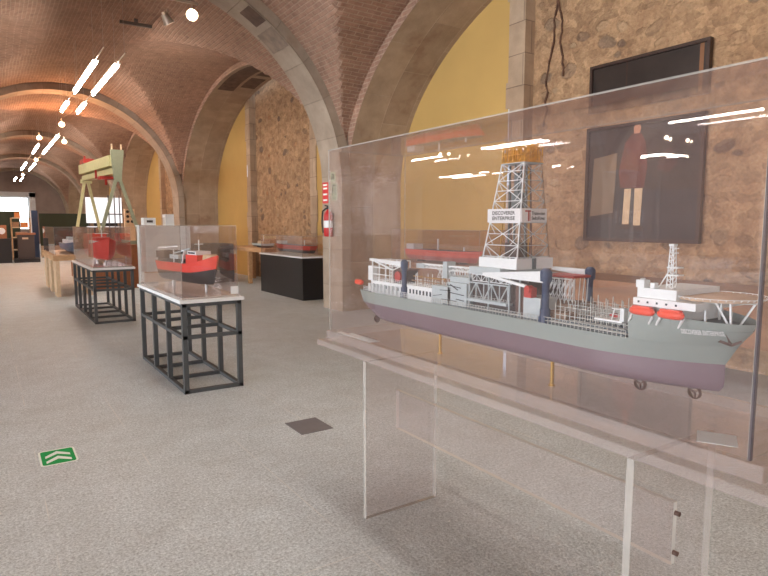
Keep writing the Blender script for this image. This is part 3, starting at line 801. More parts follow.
m = MB(); m.bar((1.664, 1.79, 1.296), (1.664, 1.56, 1.266), .011, 'white'); m.cyl((1.655, 1.547, 1.256), (1.68, 1.547, 1.256), .014, 'redm', 12); m.box(1.660, 1.69, 1.53, 1.565, 1.225, 1.262, 'redm'); m.build('folded_arm', DS)
m = MB(); m.bar((1.675, 2.62, 1.305), (1.675, 2.45, 1.268), .008, 'white'); m.bar((1.675, 2.45, 1.268), (1.672, 2.37, 1.295), .005, 'white'); m.build('folded_arm', DS)
# between the aft crane and the derrick
m = MB(); m.box(1.675, 1.92, 2.13, 2.33, 1.135, 1.205, 'white')
for j in range(7): m.box(1.6738, 1.675, 2.30-j*.026, 2.312-j*.026, 1.165, 1.187, 'bluewin')
railing(m, (1.675, 2.33, 1.205), (1.675, 2.13, 1.205), .014, 12, .0012, 2, 'white'); m.build('deck_house', DS)
m = MB(); rnd = random.Random(11)
for j in range(34):
    y = 2.34-j*.008; x = 1.70+rnd.uniform(0, .08); m.cyl((x, y, 1.205), (x, y, 1.205+rnd.uniform(.03, .07)), .0018, 'brownlat' if j % 3 else 'white', 5)
m.cyl((1.72, 2.34, 1.245), (1.72, 2.1, 1.245), .003, 'brass', 6); m.cyl((1.71, 2.34, 1.225), (1.71, 2.1, 1.225), .003, 'brownlat', 6)
m.build('vent_pipes', DS)
m = MB()
m.box(1.668, 1.90, 2.0, 2.13, 1.135, 1.222, 'greyish').box(1.668, 1.90, 1.895, 2.02, 1.135, 1.245, 'greyish').box(1.69, 1.88, 1.90, 2.03, 1.245, 1.268, 'greyish')
for (y0_, z0_, y1_, z1_) in ((2.12, 1.175, 2.06, 1.185), (2.07, 1.205, 2.0, 1.208), (2.0, 1.235, 1.95, 1.215), (2.0, 1.20, 1.91, 1.195), (2.06, 1.165, 1.96, 1.165), (1.96, 1.175, 1.91, 1.172), (2.02, 1.232, 1.93, 1.225)):
    m.bar((1.6665, y0_, z0_), (1.6665, y1_, z1_), .003, 'ink')
m.build('stepped_house', DS)
def truss(m, p, q, h, n, w_, mat, dx=0):
    p = Vector(p); q = Vector(q); H = Vector((dx, 0, h))
    m.bar(p, q, w_, mat); m.bar(p+H, q+H, w_, mat)
    for i in range(n):
        a, b = p.lerp(q, i/n), p.lerp(q, (i+1)/n)
        if i % 2 == 0: m.bar(a, b+H, w_*.8, mat)
        else: m.bar(a+H, b, w_*.8, mat)
        m.bar(b, b+H, w_*.7, mat)
m = MB()
for x in (1.74, 1.765): truss(m, (x, 2.34, 1.288), (x, 1.92, 1.288), .016, 22, .0026, 'white')
truss(m, (1.74, 2.18, 1.25), (1.74, 1.90, 1.25), .034, 16, .0022, 'white'); m.box(1.735, 1.77, 2.28, 2.34, 1.284, 1.306, 'greyish'); m.box(1.738, 1.766, 1.92, 2.30, 1.304, 1.308, 'white'); m.box(1.73, 1.78, 2.10, 2.13, 1.25, 1.325, 'greyish')
m.build('pipe_rack_boom', DS)
# derrick substructure
m = MB(); m.box(1.70, 1.90, 1.58, 1.89, 1.137, 1.288, 'dark'); m.box(1.684, 1.70, 1.58, 1.63, 1.137, 1.27, 'bronze'); m.build('moonpool_house', DS)
m = MB(); truss(m, (1.672, 1.885, 1.188), (1.672, 1.66, 1.188), .068, 5, .005, 'greyish'); truss(m, (1.69, 1.66, 1.262), (1.69, 1.885, 1.262), .026, 8, .003, 'white')
m.box(1.664, 1.70, 1.66, 1.89, 1.178, 1.188, 'greyish'); railing(m, (1.666, 1.89, 1.188), (1.666, 1.66, 1.188), .014, 14, .0012)
for y in (1.885, 1.77, 1.655, 1.60): m.bar((1.675, y, 1.135), (1.675, y, 1.295), .005, 'greyish')
m.build('support_truss', DS)
m = MB(); m.box(1.665, 1.93, 1.60, 1.885, 1.292, 1.300, 'greyish').box(1.667, 1.91, 1.70, 1.88, 1.300, 1.322, 'greyish'); m.build('drill_floor', DS)
m = MB(); m.box(1.695, 1.90, 1.64, 1.66, 1.32, 1.362, 'white').box(1.695, 1.70, 1.66, 1.852, 1.32, 1.362, 'white').box(1.70, 1.90, 1.845, 1.852, 1.32, 1.362, 'white').box(1.89, 1.90, 1.66, 1.845, 1.32, 1.362, 'white').box(1.78, 1.80, 1.636, 1.64, 1.32, 1.362, 'deck')
m.build('wind_wall', DS)
# derrick
Zb, Zt = 1.32, 1.735
def dc(ix, iy, z):
    u = (z-Zb)/(Zt-Zb); x0_, x1_ = 1.705+(1.75-1.705)*u, 1.895+(1.845-1.895)*u; y0_, y1_ = 1.65+.015*u, 1.85-.065*u
    return Vector((x0_ if ix == 0 else x1_, y0_ if iy == 0 else y1_, z))
NL = 10; zz = [Zb+(Zt-Zb)*(1-(1-i/NL)**1.12) for i in range(NL+1)]
derr = MB()
def face_lat(m, A, B, mat, w_=.0026):
    for i in range(NL):
        a0, b0, a1, b1 = dc(*A, zz[i]), dc(*B, zz[i]), dc(*A, zz[i+1]), dc(*B, zz[i+1])
        m.bar(a0, a1, w_*1.5, mat); m.bar(b0, b1, w_*1.5, mat); m.bar(a1, b1, w_, mat)
        mid = (a1+b1)/2; m0 = (a0+b0)/2
        if i % 2 == 0: m.bar(a0, mid, w_*.9, mat); m.bar(b0, mid, w_*.9, mat)
        else: m.bar(m0, a1, w_*.9, mat); m.bar(m0, b1, w_*.9, mat)
        m.bar(a0.lerp(b0, .25), a1.lerp(b1, 0), w_*.6, mat); m.bar(a0.lerp(b0, .75), a1.lerp(b1, 1), w_*.6, mat)
face_lat(derr, (0, 0), (0, 1), 'white'); face_lat(derr, (0, 0), (1, 0), 'greyish', .0022); face_lat(derr, (1, 0), (1, 1), 'brownlat', .0022); face_lat(derr, (0, 1), (1, 1), 'brownlat', .0022)  # shade painted into the lattice: side face grey, back faces brown
DK = derr.build('derrick', DS)
m = MB()
for y in (1.70, 1.73, 1.76, 1.79): m.bar((1.80, y, 1.34), (1.79, y-.01, 1.73), .006, 'deck')
for y in (1.69, 1.80): m.bar((1.83, y, 1.34), (1.81, y, 1.72), .005, 'bronze')
m.box(1.78, 1.82, 1.72, 1.76, 1.56, 1.62, 'deck').box(1.77, 1.83, 1.70, 1.78, 1.36, 1.42, 'dark').box(1.785, 1.80, 1.73, 1.75, 1.62, 1.70, 'deck')
m.build('travelling_block', DS)
m = MB(); m.bar((1.80, 1.68, 1.36), (1.80, 1.685, 1.72), .0035, 'brass'); m.bar((1.76, 1.80, 1.34), (1.765, 1.77, 1.73), .003, 'brass'); m.bar((1.84, 1.70, 1.36), (1.82, 1.71, 1.72), .004, 'brass'); m.build('drill_pipe', DS)
m = MB(); rnd = random.Random(2)
for i in range(11):
    for j in range(6):
        if 1 < i < 9 and 1 < j < 4: continue
        x = 1.747+.095*j/5; y = 1.66+.12*i/10; m.bar((x, y, 1.735), (x+rnd.uniform(-.004, .004), y+rnd.uniform(-.002, .002), 1.735+rnd.uniform(.035, .095)), .0034, 'gold')
for z in (1.737, 1.765, 1.79):
    m.bar((1.745, 1.66, z), (1.745, 1.785, z), .003, 'gold'); m.bar((1.745, 1.66, z), (1.85, 1.66, z), .003, 'gold')
m.box(1.745, 1.85, 1.66, 1.785, 1.732, 1.736, 'greyish'); m.build('crown_block', DS)
zs0, zs1 = 1.502, 1.556; a = dc(0, 0, 1.53); b = dc(0, 1, 1.53); c = dc(1, 0, 1.53)
m = MB(); m.box(a.x-.008, a.x-.004, a.y-.008, b.y+.014, zs0, zs1, 'whitelam'); s1 = m.build('name_board', DS)
put_text('DISCOVERER', .022, 'ink', lambda u, v: (a.x-.0086, b.y-.014-u, 1.533+v*.9), s1, .125)
put_text('ENTERPRISE', .022, 'ink', lambda u, v: (a.x-.0086, b.y-.014-u, 1.512+v*.9), s1, .125)
m = MB(); m.box(a.x-.004, c.x-.006, a.y-.011, a.y-.007, zs0, zs1, 'whitelam'); s2 = m.build('name_board', DS)
put_text('Transocean', .018, 'ink', lambda u, v: (a.x+.050+u, a.y-.0118, 1.532+v), s2, .075)
put_text('SedcoForex', .018, 'ink', lambda u, v: (a.x+.050+u, a.y-.0118, 1.513+v), s2, .075)
m = MB(); m.box(a.x+.030, a.x+.037, a.y-.012, a.y-.011, 1.508, 1.548, 'logored').box(a.x+.014, a.x+.046, a.y-.012, a.y-.011, 1.543, 1.549, 'logored').box(a.x+.040, a.x+.043, a.y-.012, a.y-.011, 1.508, 1.54, 'logored'); m.build('logo', s2)
# forward of the derrick
m = MB(); m.box(1.672, 1.76, 1.495, 1.578, 1.135, 1.226, 'greyish'); m.box(1.70, 1.78, 1.40, 1.50, 1.135, 1.18, 'brownlat'); m.build('mud_house', DS)
m = MB(); rnd = random.Random(5)
for j in range(8):
    y = 1.455+j*.019
    for x in (1.80, 1.88): m.bar((x, y, 1.20), (x+rnd.uniform(-.01, .01), y, 1.292), .0026, 'white')
for i in range(7):
    y = 1.455+i*.019
    m.bar((1.80, y, 1.205), (1.80, y+.019, 1.24), .0024, 'white'); m.bar((1.80, y+.019, 1.24), (1.80, y, 1.275), .0024, 'white'); m.bar((1.80, y, 1.24), (1.80, y+.019, 1.205), .0024, 'white'); m.bar((1.80, y, 1.285), (1.80, y+.019, 1.25), .0024, 'white')
m.bar((1.795, 1.455, 1.292), (1.795, 1.60, 1.292), .005, 'white'); m.box(1.80, 1.90, 1.455, 1.6, 1.296, 1.304, 'redm'); m.box(1.78, 1.92, 1.44, 1.6, 1.135, 1.20, 'brownlat'); m.build('riser_rack', DS)
m = MB()
for i in range(15):
    y = 1.44-i*.0215
    for x in (1.69, 1.76, 1.83, 1.90): m.bar((x, y, 1.137), (x, y, 1.205+.014*((i+int(x*100)) % 3)), .0026, 'rail')
for x in (1.69, 1.76, 1.83, 1.90):
    m.bar((x, 1.44, 1.175), (x, 1.14, 1.175), .0022, 'rail'); m.bar((x, 1.44, 1.205), (x, 1.14, 1.205), .0018, 'rail')
for j in range(9): m.cyl((1.70+j*.024, 1.43, 1.152), (1.70+j*.024, 1.15, 1.152), .0045, 'deck' if j % 2 else 'bluehull', 6)
for i in range(15): m.bar((1.69, 1.44-i*.0215, 1.19), (1.90, 1.44-i*.0215, 1.19), .0018, 'rail')
m.build('pipe_deck', DS)
m = MB(); m.sphere((1.70, 1.20, 1.200), .010, 'redm', 10, (1, 2.4, .7)); m.box(1.67, 1.73, 1.155, 1.26, 1.182, 1.188, 'white')
for y in (1.165, 1.20): m.bar((1.68, y, 1.188), (1.68, y-.01, 1.225), .003, 'white')
m.bar((1.68, 1.155, 1.225), (1.68, 1.20, 1.225), .003, 'white'); m.box(1.672, 1.69, 1.15, 1.165, 1.188, 1.23, 'white'); m.build('rescue_boat', DS)
# forecastle house, funnels, mast
m = MB(); m.box(1.69, 1.91, .965, 1.105, 1.208, 1.25, 'white').box(1.66, 1.94, .915, 1.112, 1.25, 1.272, 'white').box(1.68, 1.92, .985, 1.112, 1.272, 1.302, 'white')
for j in range(5): m.box(1.6588, 1.66, 1.09-j*.03, 1.096-j*.03, 1.258, 1.264, 'bluewin')
m.build('bridge_house', DS)
m = MB(); m.box(1.68, 1.71, 1.09, 1.118, 1.302, 1.325, 'white').box(1.69, 1.71, 1.062, 1.076, 1.302, 1.318, 'white')
for x in (1.687, 1.695, 1.703): m.cyl((x, 1.105, 1.325), (x, 1.105, 1.33), .003, 'white', 8)
m.build('funnel', DS)
m = MB()
mx, my = 1.735, 1.035
for dx, dy in ((-.010, -.010), (.010, -.010), (.010, .010), (-.010, .010)): m.bar((mx+dx, my+dy, 1.30), (mx+dx*.55, my+dy*.55, 1.432), .0024, 'white')
for i in range(9):
    z = 1.30+i*.0145; k = 1-.45*(i/9); m.bar((mx-.010*k, my-.010*k, z), (mx-.010*k, my+.010*k, z+.0145), .0018, 'white'); m.bar((mx-.010*k, my-.010*k, z), (mx+.010*k, my-.010*k, z+.0145), .0018, 'white'); m.bar((mx-.010*k, my-.010*k, z), (mx-.010*k, my+.010*k, z), .0018, 'white')
m.box(mx-.016, mx+.014, my-.030, my+.008, 1.341, 1.345, 'white').box(mx-.016, mx+.014, my-.028, my+.008, 1.364, 1.368, 'white').box(mx-.010, mx+.010, my-.008, my+.008, 1.43, 1.437, 'white')
m.bar((mx, my, 1.37), (mx, my+.04, 1.302), .003, 'white'); m.bar((mx, my-.018, 1.41), (mx, my+.003, 1.41), .002, 'white'); m.bar((mx, my-.018, 1.424), (mx, my+.003, 1.424), .002, 'white'); m.build('mast', DS)
def lifeboat(y):
    m = MB(); n = 14; pr = []
    for i in range(n+1):
        u = i/n*2-1; pr.append((.0135*max(0, 1-abs(u)**4)**.5, u*.043))
    m.lathe((1.650, y, 1.234), pr, 'orange', 12, 'y')
    b = m.build('lifeboat', DS)
    m = MB(); m.box(1.642, 1.658, y-.030, y+.030, 1.243, 1.249, 'orange'); m.build('cockpit', b)
    m = MB()
    for d in (-.034, .034): m.bar((1.650, y+d, 1.222), (1.643, y+d+.006, 1.198), .004, 'white'); m.bar((1.643, y+d+.006, 1.198), (1.665, y+d, 1.225), .003, 'white')
    m.build('davit', b)
lifeboat(1.074); lifeboat(.982)
# helideck
m = MB(); hy = .925; seg = 32
m.lathe((1.80, hy, 1.285), [(0, 0), (.118, 0), (.122, -.004), (.118, -.008), (0, -.008)], 'tan', seg); m.build('helideck', DS)
m = MB()
for i in range(40):
    a = 2*PI*i/40; b2 = 2*PI*(i+1)/40; m.bar((1.80+.118*math.cos(a), hy+.118*math.sin(a), 1.279), (1.80+.128*math.cos(a), hy+.128*math.sin(a), 1.287), .0016, 'white')
    m.bar((1.80+.128*math.cos(a), hy+.128*math.sin(a), 1.287), (1.80+.128*math.cos(b2), hy+.128*math.sin(b2), 1.287), .0014, 'white')
m.build('safety_net', DS)
m = MB()
for (xa, ya_, xb_, yb_) in ((1.72, .918, 1.72, .918), (1.72, .893, 1.75, .865), (1.75, .865, 1.75, .860), (1.86, .95, 1.86, .95), (1.83, .83, 1.80, .86)):
    m.bar((xa, ya_, 1.278), (xb_, yb_, 1.205), .005, 'white')
m.bar((1.72, .92, 1.272), (1.80, .82, 1.272), .004, 'rail'); m.bar((1.73, .88, 1.255), (1.73, .88, 1.278), .003, 'white'); m.build('helideck_support', DS)

# ---------------------------------------------------------------- generic smaller ship models
def ship_hull(m, c, L, B, zk, zw, zd, top, bot, ang=0, sheer=.15, wband=None):
    n = 30; lv = [(zk, .55), (zk+(zw-zk)*.3, .88), (zw, .98), (zw+(zd-zw)*.5, 1), (zd, 1.04)]
    rows = {}
    for side in (-1, 1):
        R_ = []
        for z, fac in lv:
            u0 = .06*(1-(z-zk)/(zd-zk)); u1 = .08*(1-(z-zk)/(zd-zk))
            r = []
            for i in range(n+1):
                t = i/n; y = c[1]+L/2-L*(u0+(1-u0-u1)*t)
                k = 1.0
                if t > .7: k = max(0, 1-((t-.7)/.3)**2)**.8
                if t < .15: k = .55+.45*math.sqrt(t/.15)
                zz_ = z+(zd-zk)*sheer*((z-zk)/(zd-zk))*max(0, (t-.6)/.4)**2
                r.append((c[0]+side*B/2*fac*k, y, zz_))
            R_.append(r)
        m.grid(R_[:3], bot, None, True, flip=side > 0); m.grid(R_[2:], top, None, True, flip=side > 0); rows[side] = R_
    m.grid([rows[-1][0], rows[1][0]], bot, None, False); m.grid([rows[1][-1], rows[-1][-1]], 'deck', None, False)
    for i in range(4): m.face([rows[1][i][0], rows[-1][i][0], rows[-1][i+1][0], rows[1][i+1][0]], bot if i < 2 else top)
    m.rot(c, ang)
def R2(c, ang):
    return lambda m: m.rot(c, ang)

# ---------------------------------------------------------------- black steel display stands with cases
def steel_stand(x0, x1, y0, y1, n, label, org):
    t = thing('steel_display_stand', org, label, 'display stand')
    p_ = .042; H = .805
    m = MB()
    ys = [y0+p_/2+(y1-y0-p_)*i/n for i in range(n+1)]
    for x in (x0+p_/2, x1-p_/2):
        for y in ys:
            m = MB(); m.box(x-p_/2, x+p_/2, y-p_/2, y+p_/2, 0, H, 'steel'); m.build('post', t)
    for z, cross in ((0, True), (.485, True), (H-.034, False)):
        m = MB()
        for x in (x0+p_/2, x1-p_/2): m.box(x-p_/2+.002, x+p_/2-.002, y0, y1, z+.001, z+.033, 'steel')
        for i, y in enumerate(ys):
            if cross or i in (0, n): m.box(x0+.01, x1-.01, y-p_/2+.002, y+p_/2-.002, z+.001, z+.033, 'steel')
        m.build('rail_frame', t)
    m = MB(); m.box(x0-.02, x1+.02, y0-.02, y1+.02, H, H+.03, 'whitelam'); m.build('top_board', t)
    return t
steel_stand(1.375, 1.91, 5.25, 6.95, 3, 'dark grey steel frame stand with white top, nearest of the two steel stands', (1.64, 6.0, 0))
m = MB(); slab(m, 1.385, 1.90, 5.26, 6.94, .836, .852, 'z', face='acrylic_thick'); tag(m.build('acrylic_tray', org=(1.64, 6.0, .836)), 'clear acrylic base sheet under the red and black ship', 'display base')
cover((1.64, 6.0, .853), 1.39, 1.89, 5.28, 6.92, .853, 1.478, 'clear acrylic cover over the red and black ship on the nearer steel stand', .005)
m = MB(); m.box(1.82, 1.89, 5.265, 5.27, .86, .93, 'whitelam'); tag(m.build('paper_label', org=(1.85, 5.27, .86)), 'small white label at the right corner of the nearer steel stand case', 'label')
# red and black supply ship, lying diagonally in its case
c2 = (1.645, 6.0, 0); A2 = -.30
RB_ = thing('model_ship', (1.645, 6.0, .853), 'red-topped black-hulled supply ship model in the case on the nearer steel stand', 'model ship')
def ship_part(fn, name, c, ang, parent):
    m = MB(); fn(m); m.rot(c, ang); return m.build(name, parent)
# bow towards the camera's right (-y end, +x)
A2 = .17
m = MB(); ship_hull(m, c2, 1.24, .22, .93, 1.03, 1.115, 'redm', 'black', A2, .5); M['redship'] = plain('ship_red', S(214, 62, 52), .45)
m.mats = ['redship' if q == 'redm' else q for q in m.mats]; m.build('hull', RB_)
ship_part(lambda m: [m.box(1.56, 1.73, 5.62, 5.86, 1.115, 1.20, 'redship'), m.box(1.57, 1.72, 5.66, 5.84, 1.20, 1.235, 'whitelam'), m.box(1.568, 1.57, 5.68, 5.82, 1.21, 1.225, 'bluewin')], 'bridge', c2, A2, RB_)
ship_part(lambda m: [m.lathe((1.645, 5.50, 1.13), [(0, .08), (.05, .08), (.06, .05), (.055, 0)], 'tan', 16), m.lathe((1.645, 5.58, 1.14), [(0, .07), (.04, .065), (.05, 0)], 'stocking', 14)], 'winch', c2, A2, RB_)
ship_part(lambda m: [m.box(1.56, 1.73, 5.95, 6.50, 1.09, 1.15, 'bluewin'), m.box(1.54, 1.75, 6.30, 6.5, 1.15, 1.22, 'dark'), m.box(1.55, 1.74, 6.0, 6.2, 1.15, 1.19, 'greyish')], 'cargo', c2, A2, RB_)
ship_part(lambda m: [m.bar((1.55, 6.45, 1.15), (1.55, 6.45, 1.26), .012, 'white'), m.bar((1.55, 6.1, 1.1), (1.55, 6.1, 1.25), .01, 'white'), m.bar((1.54, 5.9, 1.1), (1.54, 5.84, 1.24), .012, 'white'), m.bar((1.55, 6.45, 1.25), (1.6, 6.1, 1.27), .012, 'white'), m.bar((1.6, 6.2, 1.2), (1.65, 5.95, 1.25), .014, 'greyish')], 'deck_crane', c2, A2, RB_)
ship_part(lambda m: [m.bar((1.645, 5.75, 1.235), (1.645, 5.75, 1.34), .008, 'white'), m.bar((1.60, 5.75, 1.30), (1.69, 5.75, 1.30), .006, 'white')], 'mast', c2, A2, RB_)
for y in (5.62, 6.35):
    ship_part(lambda m: m.cyl((1.645, y, .853), (1.645, y, .935), .012, 'whitelam', 10), 'support_post', c2, A2, RB_)

steel_stand(1.28, 1.85, 9.72, 12.1, 4, 'dark grey steel frame stand with white top, farther of the two steel stands', (1.6, 11, 0))
m = MB(); slab(m, 1.29, 1.84, 9.73, 12.09, .836, .852, 'z', face='acrylic_thick'); tag(m.build('acrylic_tray', org=(1.6, 11, .836)), 'clear acrylic base sheet under the bow-on red ship', 'display base')
cover((1.6, 11, .853), 1.30, 1.83, 9.75, 12.07, .853, 1.44, 'clear acrylic cover over the bow-on red ship on the farther steel stand', .005)
c1 = (1.57, 10.95, 0)
RS = thing('model_ship', (1.6, 11, .853), 'red ship model seen bow-on in the case on the farther steel stand', 'model ship')
m = MB(); ship_hull(m, c1, 1.9, .34, .93, 1.07, 1.17, 'redship', 'redship', 0, .4); m.build('hull', RS)
m = MB(); m.box(1.44, 1.70, 10.5, 11.3, 1.17, 1.215, 'whitelam'); m.box(1.47, 1.67, 10.55, 11.1, 1.215, 1.27, 'redship'); m.build('deck_house', RS)
m = MB(); m.box(1.42, 1.72, 11.2, 11.7, 1.17, 1.32, 'orange'); m.bar((1.57, 10.7, 1.27), (1.57, 10.7, 1.40), .015, 'white'); m.bar((1.47, 10.7, 1.33), (1.67, 10.7, 1.33), .01, 'white'); m.build('cargo', RS)
for y in (10.4, 11.6):
    m = MB(); m.cyl((1.57, y, .853), (1.57, y, .935), .014, 'whitelam', 10); m.build('support_post', RS)

# ---------------------------------------------------------------- pale wooden table with a case behind the stands
t = thing('wooden_table', (1.55, 14.9, 0), 'pale wooden table with panel legs beyond the farther steel stand', 'table')
m = MB(); m.box(1.10, 1.84, 13.7, 16.6, .74, .85, 'wood'); m.build('table_top', t, bevel=.006)
for y in (13.74, 14.85, 15.95):
    for x in (1.14, 1.73):
        m = MB(); m.box(x, x+.07, y, y+.55, 0, .74, 'woodlight'); m.build('leg', t)
cover((1.55, 14.9, .85), 1.14, 1.80, 13.75, 16.5, .852, 1.42, 'clear acrylic cover on the pale wooden table', .006)
BS = thing('model_ship', (1.55, 14.9, .852), 'small blue-grey ship model in the case on the pale wooden table', 'model ship')
m = MB(); ship_hull(m, (1.55, 14.9, 0), 1.9, .34, .90, .98, 1.06, 'bluehull', 'bluehull', 0, .3); m.build('hull', BS)
m = MB(); m.box(1.44, 1.66, 14.5, 15.4, 1.06, 1.14, 'whitelam').box(1.48, 1.62, 14.6, 15.0, 1.14, 1.2, 'greyish'); m.build('superstructure', BS)
m = MB()
for y in (14.2, 14.7, 15.3): m.bar((1.55, y, 1.06), (1.55, y, 1.28), .02, 'dark')
m.build('mast', BS)
m = MB(); m.box(1.52, 1.58, 14.2, 15.6, .852, .90, 'dark'); m.build('cradle', BS)

# ---------------------------------------------------------------- gantry crane model on its plinth
m = MB(); m.box(1.98, 3.12, 14.75, 19.2, 0, .98, 'plinth').box(1.95, 3.15, 14.72, 19.23, .98, 1.0, 'plinth'); tag(m.build('plinth', org=(2.5, 17, 0)), 'brown plinth carrying the tall gantry crane model', 'plinth')
GC = thing('gantry_crane_model', (2.45, 17, 1.0), 'tall pale yellow-green shipyard gantry crane model with red trolley', 'crane model')
xn_, yn_ = 2.62, 15.12; xf_, yf_ = 2.36, 18.25
def lerpx(y): return xn_+(xf_-xn_)*(y-yn_)/(yf_-yn_)
m = MB()
pn = [(-.13, 3.17), (-.13, 3.08), (-.10, 2.75), (-.07, 2.45), (.07, 2.45), (.10, 2.75), (.14, 3.08), (.14, 3.17)]
f_ = [(xn_+u, yn_-.07, z) for u, z in pn]; b_ = [(xn_+u, yn_+.07, z) for u, z in pn]; n = len(pn)
m.idx(f_+b_, [tuple(range(n)), tuple(range(2*n-1, n-1, -1))]+[(i, n+i, n+(i+1) % n, (i+1) % n) for i in range(n)], 'cranegrey')
m.build('trestle_head', GC, fixn=True)
for s in (-1, 1):
    m = MB(); m.bar((xn_+s*.04, yn_, 2.5), (xn_+s*.48, yn_, 1.04), .07, 'cranegrey', .09); m.build('leg', GC)
m = MB(); 
for s in (-1, 1): m.bar((xn_+s*.10, yn_, 3.15), (xn_+s*.10, yn_, 3.30), .03, 'woodlight')
m.bar((xn_-.5, yn_, 1.045), (xn_+.5, yn_, 1.045), .08, 'cranegrey'); m.build('bogie_beam', GC)
for s in (-1, 1):
    m = MB(); m.bar((xf_+s*.04, yf_, 2.62), (xf_+s*.34, yf_, 1.04), .07, 'crane', .09); m.build('leg', GC)
m = MB(); m.bar((xf_-.34, yf_, 1.045), (xf_+.34, yf_, 1.045), .08, 'crane'); m.bar((xf_-.14, yf_, 2.62), (xf_+.14, yf_, 2.62), .1, 'crane'); m.build('bogie_beam', GC)
m = MB(); m.bar((lerpx(yn_)-.04, yn_+.05, 2.93), (lerpx(yf_)-.04, yf_+.08, 2.93), .24, 'crane', .24); m.bar((lerpx(yn_), yn_+.05, 2.70), (lerpx(yf_), yf_, 2.70), .20, 'crane', .13); m.build('girder', GC)
m = MB(); m.box(2.22, 2.47, 17.5, 18.2, 3.06, 3.16, 'redm'); m.box(2.25, 2.29, 17.6, 17.65, 3.16, 3.24, 'redm'); m.box(2.4, 2.44, 18.0, 18.1, 3.16, 3.22, 'redm'); m.build('trolley', GC)
m = MB(); m.box(2.36, 2.66, 15.9, 16.3, 2.55, 2.62, 'redm'); m.box(2.36, 2.40, 16.6, 16.68, 2.6, 2.85, 'redm'); m.bar((2.52, 16.1, 2.42), (2.52, 16.1, 2.55), .05, 'redm'); m.build('hoist', GC)

# ---------------------------------------------------------------- white cabinet row with boxes behind the nearer stand
m = MB(); m.box(2.84, 3.92, 14.0, 14.4, 0, 1.42, 'paleblue').box(2.82, 3.94, 13.98, 14.42, 1.42, 1.455, 'paleblue')
for i in range(6): m.box(2.86, 3.90, 13.994, 14.0, .62+i*.13, .626+i*.13, 'greyish')
m.box(2.88, 3.88, 13.985, 14.0, .08, .42, 'tan')
tag(m.build('storage_cabinet', org=(3.3, 14.2, 0)), 'pale blue-white low cabinet wall behind the nearer steel stand', 'cabinet')
for (x, w_, h, lab) in ((2.93, .25, .16, 'white box with a dark stripe standing on the pale cabinet'), (3.40, .18, .24, 'taller plain white box on the right part of the pale cabinet')):
    m = MB(); m.box(x, x+w_, 14.05, 14.35, 1.455, 1.455+h, 'whitelam')
    if h < .2: m.box(x+.06, x+w_-.06, 14.046, 14.05, 1.51, 1.56, 'dark')
    tag(m.build('storage_box', org=(x, 14.2, 1.455)), lab, 'box')
m = MB(); m.box(3.98, 4.30, 22.0, 22.2, 0, 1.98, 'woodlight')
for z in (1.55, 1.72, 1.88): 
    for x in (4.07, 4.21): m.cyl((x, 22.0, z), (x, 21.98, z), .05, 'black', 10)
tag(m.build('information_pillar', org=(4.14, 22.1, 0)), 'narrow pale panel with round dark holes behind the gantry crane legs', 'panel')

# ---------------------------------------------------------------- right side: table, pedestal, extinguisher, signs
t = thing('wooden_table', (5.75, 14.4, 0), 'brown wooden table by the yellow wall, left of the black pedestal', 'table')
m = MB(); m.box(5.38, 6.12, 13.15, 15.7, .80, .90, 'wood'); m.build('table_top', t, bevel=.005)
for y in (13.2, 14.25, 15.55):
    for x in (5.40, 6.0):
        m = MB(); m.box(x, x+.09, y, y+.09, 0, .80, 'wood'); m.build('leg', t)
m = MB(); ship_hull(m, (5.7, 14.0, 0), 1.3, .2, .92, .95, 1.0, 'greyish', 'dark', 0, .3); m.box(5.62, 5.78, 13.8, 14.2, 1.0, 1.06, 'woodlight'); m.box(5.68, 5.72, 13.6, 14.4, .90, .925, 'dark')
m.bar((5.7, 14.0, 1.05), (5.7, 14.0, 1.2), .012, 'white')
tag(m.build('model_ship', org=(5.7, 14, .9)), 'small grey ship model lying on the brown table by the yellow wall', 'model ship')
m = MB(); m.box(4.25, 5.25, 14.9, 15.6, 0, .98, 'black'); tag(m.build('black_cabinet', org=(4.8, 15.2, 0)), 'black cabinet between the pale cabinet and the brown table', 'cabinet')
t = thing('display_pedestal', (5.35, 11.5, 0), 'solid black pedestal with white top near the stone pier', 'pedestal')
m = MB(); m.box(5.05, 5.65, 10.48, 12.6, 0, .82, 'black'); m.build('body', t)
m = MB(); m.box(5.03, 5.67, 10.46, 12.62, .82, .85, 'whitelam'); m.build('top_board', t)
cover((5.35, 11.5, .85), 5.06, 5.64, 10.5, 12.58, .852, 1.25, 'clear acrylic cover on the black pedestal', .006)
PS = thing('model_ship', (5.35, 11.5, .852), 'long dark red ship model in the case on the black pedestal', 'model ship')
m = MB(); ship_hull(m, (5.35, 11.5, 0), 1.85, .26, .90, .965, 1.05, 'redm', 'black', PI, .25); m.build('hull', PS)
m = MB(); m.box(5.27, 5.43, 12.0, 12.2, 1.04, 1.12, 'whitelam'); m.bar((5.35, 11.0, 1.04), (5.35, 11.0, 1.16), .015, 'white'); m.build('superstructure', PS)
for y in (10.9, 12.1):
    m = MB(); m.cyl((5.35, y, .852), (5.35, y, .905), .012, 'whitelam', 8); m.build('support_post', PS)
